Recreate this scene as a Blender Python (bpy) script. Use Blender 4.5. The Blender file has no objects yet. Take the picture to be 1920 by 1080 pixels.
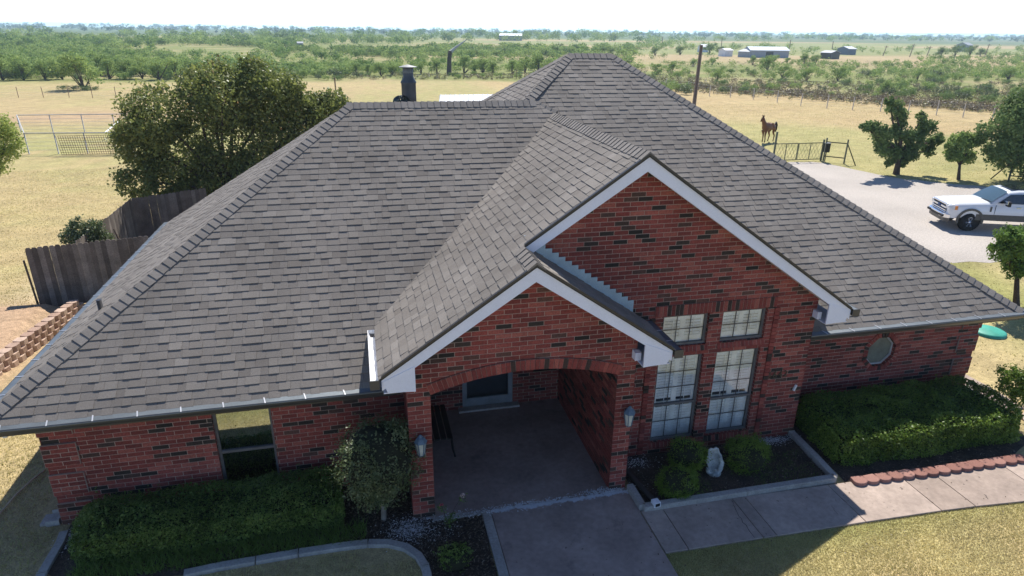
import bpy, math, random
import numpy as np
from mathutils import Vector, Matrix

random.seed(5); rng = np.random.default_rng(5)
scene = bpy.context.scene
C = scene.collection

# ------------------------------------------------------------------ camera
F_PX, PITCH, YAW, ROLL = 1223.2, 21.5806, 13.1863, 0.6546
CAM = np.array([5.6475, -9.4552, 7.6185])
_P, _Y, _R = (math.radians(a) for a in (PITCH, YAW, ROLL))
_f = np.array([math.sin(_Y)*math.cos(_P), math.cos(_Y)*math.cos(_P), -math.sin(_P)])
_r = np.array([math.cos(_Y), -math.sin(_Y), 0.0])
_u = np.cross(_r, _f)
_r2 = _r*math.cos(_R)+_u*math.sin(_R); _u2 = -_r*math.sin(_R)+_u*math.cos(_R)
cd = bpy.data.cameras.new('camera'); cam = bpy.data.objects.new('camera', cd); C.objects.link(cam)
cd.sensor_width = 36.0; cd.lens = 36.0*F_PX/1920; cd.clip_start = 0.1; cd.clip_end = 12000
cam.matrix_world = Matrix(((_r2[0], _u2[0], -_f[0], CAM[0]), (_r2[1], _u2[1], -_f[1], CAM[1]), (_r2[2], _u2[2], -_f[2], CAM[2]), (0, 0, 0, 1)))
scene.camera = cam

# ------------------------------------------------------------------ light
SUN = Vector((0.30, 0.71, 1.0)).normalized()
EL, AZ = math.asin(SUN.z), math.atan2(SUN.x, SUN.y)
w = bpy.data.worlds.new('World'); scene.world = w; w.use_nodes = True
nt = w.node_tree; bg = nt.nodes['Background']
sky = nt.nodes.new('ShaderNodeTexSky'); sky.sky_type = 'NISHITA'; sky.sun_disc = False
sky.sun_elevation = EL; sky.sun_rotation = AZ; sky.altitude = 300; sky.air_density = 0.42; sky.dust_density = 0.0; sky.ozone_density = 3.0
nt.links.new(sky.outputs[0], bg.inputs[0]); bg.inputs[1].default_value = 0.15
ld = bpy.data.lights.new('sun', 'SUN'); ld.energy = 4.0; ld.angle = math.radians(0.55); ld.color = (1.0, 0.955, 0.88)
sun = bpy.data.objects.new('sun', ld); C.objects.link(sun); sun.rotation_euler = SUN.to_track_quat('Z', 'Y').to_euler()
scene.view_settings.view_transform = 'Standard'; scene.view_settings.look = 'None'
scene.view_settings.exposure = 0.80; scene.view_settings.gamma = 1.0; scene.view_settings.use_curve_mapping = False
scene.cycles.max_bounces = 8; scene.cycles.transparent_max_bounces = 12; scene.cycles.volume_bounces = 1

# ------------------------------------------------------------------ helpers
def ray(u, v):
    return _f + _r2*(u-960)/F_PX - _u2*(v-540)/F_PX
def P(u, v, z=0.0):
    d = ray(u, v); return CAM + d*((z-CAM[2])/d[2])
def PY(u, v, y):
    d = ray(u, v); return CAM + d*((y-CAM[1])/d[1])

LOC = {}
class MB:
    def __init__(s): s.v = []; s.f = []; s.r = []; s.m = []; s.sm = []
    def add(s, V, Fc, rnd=0.5, mi=0, smooth=False):
        b = len(s.v); s.v += [tuple(p) for p in V]
        for f in Fc: s.f.append(tuple(i+b for i in f)); s.r.append(rnd); s.m.append(mi); s.sm.append(smooth)
    def box(s, x0, x1, y0, y1, z0, z1, rnd=0.5, mi=0):
        V = [(x0,y0,z0),(x1,y0,z0),(x1,y1,z0),(x0,y1,z0),(x0,y0,z1),(x1,y0,z1),(x1,y1,z1),(x0,y1,z1)]
        s.add(V, [(0,3,2,1),(4,5,6,7),(0,1,5,4),(1,2,6,5),(2,3,7,6),(3,0,4,7)], rnd, mi)
    def bar(s, a, b, w, h, rnd=0.5, mi=0, up=(0,0,1)):
        a = np.array(a, float); b = np.array(b, float); d = b-a; d /= np.linalg.norm(d)+1e-9
        up = np.array(up, float); sd = np.cross(d, up)
        if np.linalg.norm(sd) < 1e-3: sd = np.cross(d, (1, 0, 0))
        sd /= np.linalg.norm(sd); upv = np.cross(sd, d)
        V = [p+sd*i*w/2+upv*j*h/2 for p in (a, b) for i, j in ((-1,-1),(1,-1),(1,1),(-1,1))]
        s.add(V, [(0,1,2,3),(7,6,5,4),(0,4,5,1),(1,5,6,2),(2,6,7,3),(3,7,4,0)], rnd, mi)
    def prism(s, pts, off, rnd=0.5, mi=0):
        pts = [np.array(p, float) for p in pts]; off = np.array(off, float); n = len(pts)
        V = pts+[p+off for p in pts]
        s.add(V, [tuple(range(n))[::-1], tuple(range(n, 2*n))]+[(i, (i+1) % n, (i+1) % n+n, i+n) for i in range(n)], rnd, mi)
    def tube(s, pts, rad, n=8, rnd=0.5, mi=0, cap=True, smooth=True):
        pts = [np.array(p, float) for p in pts]
        if not hasattr(rad, '__len__'): rad = [rad]*len(pts)
        V = []; ref = None
        for i, p in enumerate(pts):
            d = pts[min(i+1, len(pts)-1)]-pts[max(i-1, 0)]; d /= np.linalg.norm(d)+1e-9
            if ref is None: ref = np.cross(d, (0.3, 0.2, 1.0) if abs(d[2]) < 0.9 else (1, 0.1, 0))
            a = ref-d*(ref@d); a /= np.linalg.norm(a)+1e-9; b = np.cross(d, a); ref = a
            V += [p+rad[i]*(a*math.cos(t)+b*math.sin(t)) for t in np.linspace(0, 2*math.pi, n, endpoint=False)]
        Fc = [(k*n+i, k*n+(i+1) % n, (k+1)*n+(i+1) % n, (k+1)*n+i) for k in range(len(pts)-1) for i in range(n)]
        s.add(V, Fc, rnd, mi, smooth)
        if cap:
            b = len(s.v)-len(V)
            for base in (0, (len(pts)-1)*n):
                s.f.append(tuple(b+base+i for i in range(n))); s.r.append(rnd); s.m.append(mi); s.sm.append(False)
    def lathe(s, prof, c=(0,0,0), n=16, rnd=0.5, mi=0, axis=None, smooth=True):
        c = np.array(c, float); A = np.array([[1,0,0],[0,1,0],[0,0,1]], float) if axis is None else axis
        V = [c+A[0]*r*math.cos(t)+A[1]*r*math.sin(t)+A[2]*z for r, z in prof for t in np.linspace(0, 2*math.pi, n, endpoint=False)]
        s.add(V, [(k*n+i, k*n+(i+1) % n, (k+1)*n+(i+1) % n, (k+1)*n+i) for k in range(len(prof)-1) for i in range(n)], rnd, mi, smooth)
    def build(s, name, mat, parent=None, loc=None, kind=None, label=None, bevel=0, local=False):
        off = np.zeros(3) if local else (LOC.get(parent.name, np.zeros(3)) if parent is not None else (np.array(loc, float) if loc is not None else np.zeros(3)))
        me = bpy.data.meshes.new(name)
        V = np.array(s.v, float)-off
        me.from_pydata(V.tolist(), [], s.f)
        for m_ in (mat if isinstance(mat, (list, tuple)) else [mat]): me.materials.append(m_)
        me.polygons.foreach_set('material_index', s.m); me.polygons.foreach_set('use_smooth', s.sm)
        at = me.attributes.new('rnd', 'FLOAT', 'FACE'); at.data.foreach_set('value', np.array(s.r, np.float32))
        me.update()
        o = bpy.data.objects.new(name, me); C.objects.link(o)
        if parent is not None: o.parent = parent
        elif not local: o.location = off
        LOC[o.name] = off.copy()
        if kind: o['kind'] = kind
        if label: o['label'] = label
        if bevel:
            b = o.modifiers.new('bevel', 'BEVEL'); b.width = bevel; b.segments = 2; b.limit_method = 'ANGLE'
        return o

def np_mesh(name, V, Fq, rnd, mat, parent=None, loc=None, kind=None, smooth=False, col=None):
    off = LOC.get(parent.name, np.zeros(3)) if parent is not None else (np.array(loc, float) if loc is not None else np.zeros(3))
    V = np.asarray(V, np.float64)-off; Fq = np.asarray(Fq, np.int32)
    me = bpy.data.meshes.new(name); k = Fq.shape[1]
    me.vertices.add(len(V)); me.vertices.foreach_set('co', V.astype(np.float32).ravel())
    me.loops.add(Fq.size); me.loops.foreach_set('vertex_index', Fq.ravel())
    me.polygons.add(len(Fq)); me.polygons.foreach_set('loop_start', np.arange(0, Fq.size, k, dtype=np.int32))
    if smooth: me.polygons.foreach_set('use_smooth', np.ones(len(Fq), bool))
    me.update(calc_edges=True); me.validate()
    if rnd is not None:
        at = me.attributes.new('rnd', 'FLOAT', 'FACE'); at.data.foreach_set('value', np.asarray(rnd, np.float32))
    if col is not None:
        at = me.attributes.new('col', 'FLOAT_COLOR', 'POINT'); at.data.foreach_set('color', np.asarray(col, np.float32).ravel())
    me.materials.append(mat)
    o = bpy.data.objects.new(name, me); C.objects.link(o)
    if parent is not None: o.parent = parent
    else: o.location = off
    LOC[o.name] = off.copy()
    if kind: o['kind'] = kind
    return o

def thing(name, label, cat, loc=(0,0,0), group=None):
    o = bpy.data.objects.new(name, None); C.objects.link(o); o.location = loc; o.empty_display_size = 0.2
    o['label'] = label; o['category'] = cat
    if group: o['group'] = group
    LOC[o.name] = np.array(loc, float); return o
def tag(o, label, cat, group=None):
    o['label'] = label; o['category'] = cat
    if group: o['group'] = group
    return o
def dup(root, loc, rz=0.0, sc=1.0, label=None):
    r = root.copy(); C.objects.link(r); r.location = loc; r.rotation_euler = (0, 0, rz); r.scale = (sc, sc, sc)
    if label: r['label'] = label
    for ch in list(root.children):
        c = ch.copy(); C.objects.link(c); c.parent = r
        for g in list(ch.children):
            d = g.copy(); C.objects.link(d); d.parent = c
    return r

# materials --------------------------------------------------------------
def mat(name, cols, rough=0.8, metal=0.0, spec=0.3, n1=(6, 0.15), n2=(60, 0.1), bump=(80, 0.2, 0.01), transl=0.0, interp='LINEAR', const=False):
    """cols: list of (pos, rgb) read by the piece attribute rnd; n1/n2 noise (scale, +-amount)"""
    m = bpy.data.materials.new(name); m.use_nodes = True; t = m.node_tree; N = t.nodes; L = t.links
    b = N['Principled BSDF']; b.inputs['Roughness'].default_value = rough; b.inputs['Metallic'].default_value = metal
    b.inputs['Specular IOR Level'].default_value = spec
    tc = N.new('ShaderNodeTexCoord')
    if not isinstance(cols, list): cols = [(0, cols)]
    if len(cols) > 1:
        a = N.new('ShaderNodeAttribute'); a.attribute_name = 'rnd'
        r = N.new('ShaderNodeValToRGB'); r.color_ramp.interpolation = interp
        while len(r.color_ramp.elements) < len(cols): r.color_ramp.elements.new(0.5)
        for e, (p, c) in zip(r.color_ramp.elements, cols): e.position = p; e.color = (*c, 1)
        L.new(a.outputs['Fac'], r.inputs[0]); cur = r.outputs[0]
    else:
        rgb = N.new('ShaderNodeRGB'); rgb.outputs[0].default_value = (*cols[0][1], 1); cur = rgb.outputs[0]
    for sc, am in (n1, n2):
        if am <= 0: continue
        nz = N.new('ShaderNodeTexNoise'); nz.inputs['Scale'].default_value = sc; nz.inputs['Detail'].default_value = 3
        L.new(tc.outputs['Object'], nz.inputs['Vector'])
        mr = N.new('ShaderNodeMapRange'); mr.inputs[1].default_value = 0.3; mr.inputs[2].default_value = 0.7; mr.inputs[3].default_value = 1-am; mr.inputs[4].default_value = 1+am
        L.new(nz.outputs[0], mr.inputs[0])
        mx = N.new('ShaderNodeVectorMath'); mx.operation = 'SCALE'; L.new(cur, mx.inputs[0]); L.new(mr.outputs[0], mx.inputs['Scale']); cur = mx.outputs[0]
    L.new(cur, b.inputs['Base Color'])
    if bump and bump[1] > 0:
        nz = N.new('ShaderNodeTexNoise'); nz.inputs['Scale'].default_value = bump[0]; nz.inputs['Detail'].default_value = 4; L.new(tc.outputs['Object'], nz.inputs['Vector'])
        bp = N.new('ShaderNodeBump'); bp.inputs['Strength'].default_value = bump[1]; bp.inputs['Distance'].default_value = bump[2]
        L.new(nz.outputs[0], bp.inputs['Height']); L.new(bp.outputs[0], b.inputs['Normal'])
    if transl > 0:
        tr = N.new('ShaderNodeBsdfTranslucent'); L.new(cur, tr.inputs[0]); ms = N.new('ShaderNodeMixShader'); ms.inputs[0].default_value = transl
        L.new(b.outputs[0], ms.inputs[1]); L.new(tr.outputs[0], ms.inputs[2]); L.new(ms.outputs[0], N['Material Output'].inputs[0])
    return m

def glass_mat(name, refl, tint, rough=0.02):
    m = bpy.data.materials.new(name); m.use_nodes = True; t = m.node_tree; N = t.nodes; L = t.links; N.remove(N['Principled BSDF'])
    tr = N.new('ShaderNodeBsdfTransparent'); tr.inputs[0].default_value = (*tint, 1)
    gl = N.new('ShaderNodeBsdfGlossy'); gl.inputs['Roughness'].default_value = rough; gl.inputs[0].default_value = (0.9, 0.95, 1, 1)
    fr = N.new('ShaderNodeFresnel'); fr.inputs[0].default_value = 1.5
    ma = N.new('ShaderNodeMath'); ma.operation = 'ADD'; ma.inputs[1].default_value = refl; ma.use_clamp = True; L.new(fr.outputs[0], ma.inputs[0])
    ms = N.new('ShaderNodeMixShader'); L.new(ma.outputs[0], ms.inputs[0]); L.new(tr.outputs[0], ms.inputs[1]); L.new(gl.outputs[0], ms.inputs[2])
    L.new(ms.outputs[0], N['Material Output'].inputs[0]); return m

M = {}
M['shingle'] = mat('asphalt_shingle', [(0, (0.160,0.140,0.122)), (0.35, (0.188,0.167,0.147)), (0.7, (0.207,0.185,0.163)), (1, (0.238,0.214,0.190))], rough=0.9, n1=(0.7, 0.13), n2=(120, 0.28), bump=(260, 0.5, 0.004))
M['cap'] = mat('asphalt_cap', [(0, (0.185,0.166,0.148)), (1, (0.235,0.212,0.190))], rough=0.9, n1=(2, 0.08), n2=(120, 0.25), bump=(260, 0.5, 0.004))
M['deck'] = mat('roof_felt', (0.02,0.02,0.02), rough=0.9)
M['brick'] = mat('red_brick', [(0, (0.018,0.015,0.013)), (0.07, (0.036,0.027,0.022)), (0.155, (0.105,0.048,0.036)), (0.16, (0.135,0.032,0.027)), (0.5, (0.20,0.043,0.034)), (0.8, (0.245,0.058,0.045)), (1, (0.31,0.095,0.07))], rough=0.85, n1=(1.1, 0.18), n2=(40, 0.3), bump=(90, 0.5, 0.006))
M['mortar'] = mat('mortar', (0.38,0.29,0.235), rough=0.95, n1=(3, 0.12), n2=(50, 0.15))
M['white_trim'] = mat('painted_trim', (0.72,0.74,0.82), rough=0.55, n1=(3, 0.03), n2=(30, 0.03), bump=None)
M['dark_trim'] = mat('bronze_metal', (0.035,0.032,0.03), rough=0.4, n1=(3, 0.1), n2=(30, 0.1), bump=None, spec=0.5)
M['gutter'] = mat('gutter_metal', (0.05,0.05,0.05), rough=0.35, n1=(3, 0.1), n2=(30, 0.1), bump=None, spec=0.5)
M['guard'] = mat('gutter_guard_metal', (0.13,0.15,0.165), rough=0.45, metal=0.3, n1=(2, 0.15), n2=(40, 0.1), bump=(300, 0.15, 0.002))
M['strap'] = mat('bright_strap_metal', (0.55,0.56,0.58), rough=0.35, metal=0.5, bump=None)
M['white_gutter'] = mat('white_gutter_inside', (0.8,0.8,0.8), rough=0.35, bump=None, spec=0.5)
M['flash'] = mat('step_flashing_metal', (0.36,0.50,0.63), rough=0.35, metal=0.35, n1=(5, 0.1), bump=None)
M['frame'] = mat('window_frame_metal', (0.13,0.125,0.12), rough=0.5, bump=None)
M['muntin'] = mat('muntin_bar', (0.10,0.10,0.10), rough=0.5, bump=None)
M['shutter'] = mat('shutter_white', (0.86,0.86,0.83), rough=0.5, bump=None)
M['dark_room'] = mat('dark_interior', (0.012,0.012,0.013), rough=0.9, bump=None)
M['glass_mirror'] = glass_mat('reflective_glass', 0.42, (0.35,0.36,0.36))
M['glass'] = glass_mat('window_glass', 0.10, (0.96,0.985,1.0))
M['glass_frost'] = mat('obscure_glass', (0.16,0.17,0.14), rough=0.25, spec=0.6, bump=(120, 0.3, 0.002))
M['concrete'] = mat('concrete', [(0, (0.32,0.25,0.205)), (1, (0.42,0.335,0.28))], rough=0.9, n1=(1.6, 0.16), n2=(14, 0.12), bump=(90, 0.3, 0.004))
M['curb'] = mat('curb_concrete', [(0, (0.33,0.31,0.28)), (1, (0.42,0.39,0.35))], rough=0.9, n1=(4, 0.15), n2=(30, 0.15), bump=(60, 0.4, 0.004))
M['mulch'] = mat('mulch_chip', [(0, (0.035,0.025,0.018)), (0.7, (0.09,0.06,0.04)), (1, (0.28,0.24,0.19))], rough=0.95)
M['soil'] = mat('bed_soil', (0.07,0.052,0.04), rough=0.95, n1=(3, 0.4), n2=(30, 0.4), bump=(40, 1.0, 0.03))
M['edger'] = mat('red_edger_block', [(0, (0.23,0.105,0.08)), (1, (0.33,0.175,0.14))], rough=0.85, n1=(6, 0.12), n2=(60, 0.15), bump=(80, 0.5, 0.005))
M['tan_block'] = mat('tan_wall_block', [(0, (0.34,0.22,0.16)), (1, (0.52,0.38,0.29))], rough=0.9, n1=(4, 0.12), n2=(40, 0.2), bump=(50, 0.8, 0.01))
M['wood'] = mat('weathered_cedar', [(0, (0.11,0.09,0.075)), (0.5, (0.165,0.138,0.115)), (1, (0.25,0.215,0.18))], rough=0.9, n1=(3, 0.25), n2=(40, 0.25), bump=(60, 0.6, 0.006))
M['bark'] = mat('bark', (0.085,0.06,0.045), rough=0.95, n1=(4, 0.25), n2=(30, 0.3), bump=(30, 1.0, 0.02))
M['pole_wood'] = mat('pole_wood', (0.12,0.08,0.06), rough=0.9, n1=(2, 0.2), n2=(20, 0.2))
M['rust'] = mat('rusty_pipe', (0.12,0.065,0.04), rough=0.8, n1=(5, 0.3), n2=(30, 0.2))
M['greenpipe'] = mat('olive_pipe', (0.10,0.105,0.06), rough=0.7, n1=(5, 0.2), bump=None)
M['galv'] = mat('galvanised_pipe', (0.40,0.40,0.39), rough=0.6, metal=0.0, bump=None)
M['stone'] = mat('weathered_cast_stone', (0.42,0.43,0.40), rough=0.9, n1=(9, 0.3), n2=(50, 0.2), bump=(40, 0.6, 0.01))
M['green_plastic'] = mat('green_plastic', (0.05,0.33,0.24), rough=0.5, bump=None)
M['white_plastic'] = mat('white_plastic', (0.75,0.76,0.78), rough=0.5, bump=None)
M['black_plastic'] = mat('black_plastic', (0.012,0.012,0.014), rough=0.5, bump=None)
M['number'] = mat('brown_numeral_metal', (0.075,0.055,0.035), rough=0.5, bump=None)
M['hose'] = mat('tan_hose', (0.55,0.42,0.27), rough=0.6, bump=None)
LEAF = dict(rough=0.45, spec=0.35, n1=(1.2, 0.12), n2=(20, 0.0), bump=None)
LEAF2 = dict(rough=0.7, spec=0.12, n1=(1.2, 0.12), n2=(20, 0.0), bump=None)
M['leaf_hedge'] = mat('hedge_leaf', [(0, (0.045,0.085,0.014)), (0.5, (0.11,0.19,0.032)), (1, (0.22,0.31,0.07))], transl=0.35, **LEAF)
M['leaf_shrub'] = mat('shrub_leaf', [(0, (0.05,0.075,0.03)), (0.5, (0.11,0.15,0.06)), (1, (0.22,0.25,0.12))], transl=0.35, **LEAF)
M['leaf_box'] = mat('boxwood_leaf', [(0, (0.05,0.095,0.010)), (0.5, (0.13,0.215,0.024)), (1, (0.24,0.33,0.05))], transl=0.35, **LEAF)
M['leaf_big'] = mat('pear_tree_leaf', [(0, (0.09,0.115,0.03)), (0.45, (0.19,0.225,0.06)), (0.8, (0.30,0.32,0.095)), (0.92, (0.32,0.21,0.10)), (1, (0.55,0.55,0.32))], transl=0.42, **LEAF)
M['leaf_mesq'] = mat('mesquite_leaf', [(0, (0.16,0.23,0.06)), (0.5, (0.29,0.39,0.11)), (1, (0.44,0.52,0.18))], transl=0.35, **LEAF2)
M['leaf_yel'] = mat('pale_mesquite_leaf', [(0, (0.22,0.28,0.07)), (0.5, (0.38,0.45,0.12)), (1, (0.55,0.60,0.2))], transl=0.35, **LEAF2)
M['leaf_oak'] = mat('oak_leaf', [(0, (0.08,0.13,0.04)), (0.5, (0.16,0.235,0.075)), (1, (0.29,0.36,0.13))], transl=0.35, **LEAF2)
M['leaf_bright'] = mat('bright_leaf', [(0, (0.08,0.15,0.03)), (0.5, (0.15,0.25,0.05)), (1, (0.26,0.36,0.10))], transl=0.35, **LEAF2)
M['leaf_dry'] = mat('dry_weed', [(0, (0.10,0.075,0.05)), (0.5, (0.20,0.16,0.09)), (1, (0.24,0.26,0.09))], transl=0.35, **LEAF)
M['grass'] = mat('grass_blade', [(0, (0.28,0.30,0.10)), (0.45, (0.50,0.45,0.19)), (1, (0.68,0.58,0.33))], transl=0.45, rough=0.6, spec=0.2, n1=(0.8, 0.15), n2=(20, 0), bump=None)
M['far_leaf'] = mat('far_tree_leaf', [(0, (0.06,0.085,0.045)), (1, (0.13,0.165,0.08))], transl=0.1, **LEAF2)
M['white_metal'] = mat('white_metal_roof', (0.78,0.78,0.78), rough=0.35, metal=0.1, bump=None)
M['grey_metal'] = mat('grey_metal_wall', (0.33,0.35,0.38), rough=0.6, bump=None)

# ------------------------------------------------------------------ ground
def vnoise(x, y, seed=0):
    xi = np.floor(x); yi = np.floor(y); fx = x-xi; fy = y-yi; fx = fx*fx*(3-2*fx); fy = fy*fy*(3-2*fy)
    def h(a, b):
        q = np.sin(a*127.1+b*311.7+seed*74.7)*43758.5453; return q-np.floor(q)
    return (h(xi, yi)*(1-fx)+h(xi+1, yi)*fx)*(1-fy)+(h(xi, yi+1)*(1-fx)+h(xi+1, yi+1)*fx)*fy
def fbm(x, y, sc, seed=0, o=4):
    t = 0; a = 0.5
    for i in range(o): t = t+a*vnoise(x/sc*2**i, y/sc*2**i, seed+i*13); a *= 0.5
    return t/(1-0.5**o)
def sstep(x, a, b):
    t = np.clip((x-a)/(b-a), 0, 1); return t*t*(3-2*t)
def inpoly(x, y, poly):
    r = np.zeros(x.shape, bool); n = len(poly)
    for i in range(n):
        x0, y0 = poly[i][:2]; x1, y1 = poly[(i+1) % n][:2]
        c = ((y0 > y) != (y1 > y)) & (x < (x1-x0)*(y-y0)/(y1-y0+1e-12)+x0); r ^= c
    return r
Z_RET = 0.0
def ground_col(x, y):
    n0 = fbm(x, y, 22, 1); n1 = fbm(x, y, 5, 2); n2 = fbm(x, y, 1.2, 3); n3 = fbm(x, y*2.2, 60, 4)
    tan = np.array([0.50,0.385,0.20]); grn = np.array([0.31,0.315,0.12]); gold = np.array([0.52,0.41,0.21]); pink = np.array([0.50,0.33,0.22]); pale = np.array([0.56,0.46,0.30]); dkg = np.array([0.17,0.21,0.07])
    def mixc(a, b, t): t = np.clip(t, 0, 1)[..., None]; return a*(1-t)+b*t
    c = mixc(tan+0*x[..., None], gold, n1*1.2)
    c = mixc(c, grn, sstep(n0*0.6+n2*0.4, 0.42, 0.68)*0.6)
    # front lawn
    fl = (1-sstep(y, -1.2, -0.6))
    g = mixc(mixc(tan*1.05+0*x[..., None], gold, n2), np.array([0.30,0.31,0.11]), sstep(n1*0.5+n2*0.5, 0.40, 0.70)*0.5+0.7*np.exp(-np.abs(y+2.3)/0.4))
    c = mixc(c, g, fl)
    # lawn right of house
    rl = sstep(x, 18, 20)*(1-sstep(y, 9, 12))
    c = mixc(c, mixc(gold+0*x[..., None], np.array([0.30,0.30,0.10]), sstep(n1, 0.35, 0.7)), rl*0.9)
    # bare earth bank by the block wall
    bd = sstep(-x, 2.4, 2.9)*(1-sstep(y, 9.6+n1*2, 11.8+n1*2))*sstep(y, 2, 5)*(1-sstep(-x, 7+2*n1, 11))
    c = mixc(c, pink*0.95, bd*0.85)
    # bleached strip along the board fence
    c = mixc(c, pale*1.02, np.exp(-((x+3.9+0.5*n1*(y-10)*0.1)**2)/0.8)*sstep(y, 10, 12)*(1-sstep(y, 17, 21))*0.7)
    # left field bands
    lf = 1-sstep(x, 2, 10)
    c = mixc(c, grn*1.1, lf*np.exp(-((y-40)/5.0)**2)*0.55*sstep(n2, 0.2, 0.6)+lf*np.exp(-((y-50)/4.0)**2)*0.5)
    c = mixc(c, pink, lf*np.exp(-((y-60+n1*6)/5.0)**2)*0.6)
    c = mixc(c, pink*0.9, lf*np.exp(-((y-76)/5)**2)*0.35*sstep(n3, 0.4, 0.6))
    # right paddock
    rp = sstep(x, 22, 26)*sstep(y, 15, 18)
    d = (x-30)*0.55+(y-26)*0.83
    c = mixc(c, mixc(np.array([0.33,0.35,0.12])+0*x[..., None], gold, n2*0.8), rp*(1-sstep(d, 12+8*n1, 20+8*n1))*0.8)
    c = mixc(c, mixc(np.array([0.50,0.36,0.19])+0*x[..., None], gold, n1), rp*sstep(d, 12+8*n1, 22+8*n1)*0.75)
    # beyond the pastures: scrub floor
    sc_ = mixc(np.array([0.24,0.26,0.09])+0*x[..., None], np.array([0.40,0.34,0.17]), sstep(fbm(x, y, 14, 9), 0.5, 0.72))
    edge = np.where(x < 25, 98+0*x, 98-(x-25)*0.72)
    edge = np.maximum(edge, 40)
    c = mixc(c, sc_, sstep(y+4*(n1-.5), edge-3, edge+5))
    D = np.hypot(x-5, y+9)
    far = mixc(np.array([0.46,0.36,0.20])+0*x[..., None], np.array([0.30,0.31,0.13]), sstep(fbm(x*0.35, y, 90, 21), 0.45, 0.55))
    c = mixc(c, far, sstep(D, 170, 215)*sstep(x/(y+1), 0.02, 0.16))
    c = mixc(c, np.array([0.10,0.15,0.08]), sstep(D, 600, 800)*0.75)
    c = c*0.86*(0.86+0.28*n2[..., None])*(0.9+0.2*n0[..., None])
    return c
def grid_axis(lo, hi, c, fine, n):
    t = np.linspace(-1, 1, n); k = 7.2
    s = np.sinh(k*t)/np.sinh(k); a = np.where(s < 0, c+(c-lo)*s, c+(hi-c)*s); return a
gx = grid_axis(-3600, 3600, 12, 0.3, 430); gy = grid_axis(-3000, 3600, 14, 0.3, 430)
X, Y = np.meshgrid(gx, gy)
D = np.hypot(X-8, Y-6)
Z = (fbm(X, Y, 9, 31)-0.5)*0.22*sstep(D, 75, 95)*(1-sstep(D, 120, 160))
# low mound behind the block wall
bank = sstep(-X, 2.75, 2.95)*(1-sstep(Y, 9.7, 10.3))*sstep(Y, 1.5, 5.0)*(1-sstep(-X, 6, 10))
Z = Z+0.42*bank
col = np.concatenate([ground_col(X, Y), np.ones(X.shape+(1,))], -1)
idx = np.arange(X.size).reshape(X.shape)
Fq = np.stack([idx[:-1,:-1], idx[:-1,1:], idx[1:,1:], idx[1:,:-1]], -1).reshape(-1, 4)
def ground_mat():
    m = bpy.data.materials.new('grassland'); m.use_nodes = True; t = m.node_tree; N = t.nodes; L = t.links; b = N['Principled BSDF']
    b.inputs['Roughness'].default_value = 0.95; b.inputs['Specular IOR Level'].default_value = 0.1
    a = N.new('ShaderNodeAttribute'); a.attribute_name = 'col'; cur = a.outputs['Color']
    tc = N.new('ShaderNodeTexCoord')
    for sc, am, det in ((0.9, 0.16, 5), (7.0, 0.22, 4), (38.0, 0.3, 3)):
        nz = N.new('ShaderNodeTexNoise'); nz.inputs['Scale'].default_value = sc; nz.inputs['Detail'].default_value = det; nz.inputs['Roughness'].default_value = 0.65; L.new(tc.outputs['Object'], nz.inputs['Vector'])
        mr = N.new('ShaderNodeMapRange'); mr.inputs[1].default_value = 0.32; mr.inputs[2].default_value = 0.68; mr.inputs[3].default_value = 1-am; mr.inputs[4].default_value = 1+am; L.new(nz.outputs[0], mr.inputs[0])
        mx = N.new('ShaderNodeVectorMath'); mx.operation = 'SCALE'; L.new(cur, mx.inputs[0]); L.new(mr.outputs[0], mx.inputs['Scale']); cur = mx.outputs[0]
    L.new(cur, b.inputs['Base Color'])
    nz = N.new('ShaderNodeTexNoise'); nz.inputs['Scale'].default_value = 22; nz.inputs['Detail'].default_value = 5; L.new(tc.outputs['Object'], nz.inputs['Vector'])
    bp = N.new('ShaderNodeBump'); bp.inputs['Strength'].default_value = 0.7; bp.inputs['Distance'].default_value = 0.04; L.new(nz.outputs[0], bp.inputs['Height']); L.new(bp.outputs[0], b.inputs['Normal'])
    return m
np_mesh('ground', np.stack([X, Y, Z], -1).reshape(-1, 3), Fq, None, ground_mat(), kind='structure', smooth=True, col=col.reshape(-1, 4))

def sheet(name, poly, z, m, kind='structure', thick=0.0, rnd=0.5, parent=None):
    mb = MB(); pts = [(p[0], p[1], z) for p in poly]
    if thick: mb.prism([(x, y, z-thick) for x, y, _ in pts], (0, 0, thick), rnd)
    else: mb.add(pts, [tuple(range(len(pts)))], rnd)
    return mb.build(name, m, parent=parent, kind=None if parent else kind)

def gravel_mat():
    m = mat('crushed_gravel', (0.43,0.385,0.34), rough=0.95, n1=(0.3, 0.10), n2=(14, 0.16), bump=(18, 0.8, 0.03)); return m
# gravel yard: outline read on the ground, edges broken up
outl = [P(*q)[:2] for q in [(1440,318),(1478,304),(1520,303),(1562,308),(1600,318),(1640,326),(1700,336),(1740,341),(1800,347),(1860,352),(1920,356)]]
outl += [np.array([60, 14]), np.array([64, 6]), np.array([45, 4.5]), P(1920,494)[:2]+np.array([1,-.2]), P(1920,494)[:2], P(1850,493)[:2], P(1780,491)[:2], P(1700,470)[:2], np.array([20.5, 11]), np.array([20.5, 30])]
dense = []
for i in range(len(outl)):
    a, b = outl[i], outl[(i+1) % len(outl)]; n = max(2, int(np.linalg.norm(b-a)/0.7))
    for k in range(n):
        q = a+(b-a)*k/n; dense.append((q[0]+random.uniform(-.18, .18), q[1]+random.uniform(-.22, .22)))
sheet('gravel_yard', dense, 0.006, gravel_mat())

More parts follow.
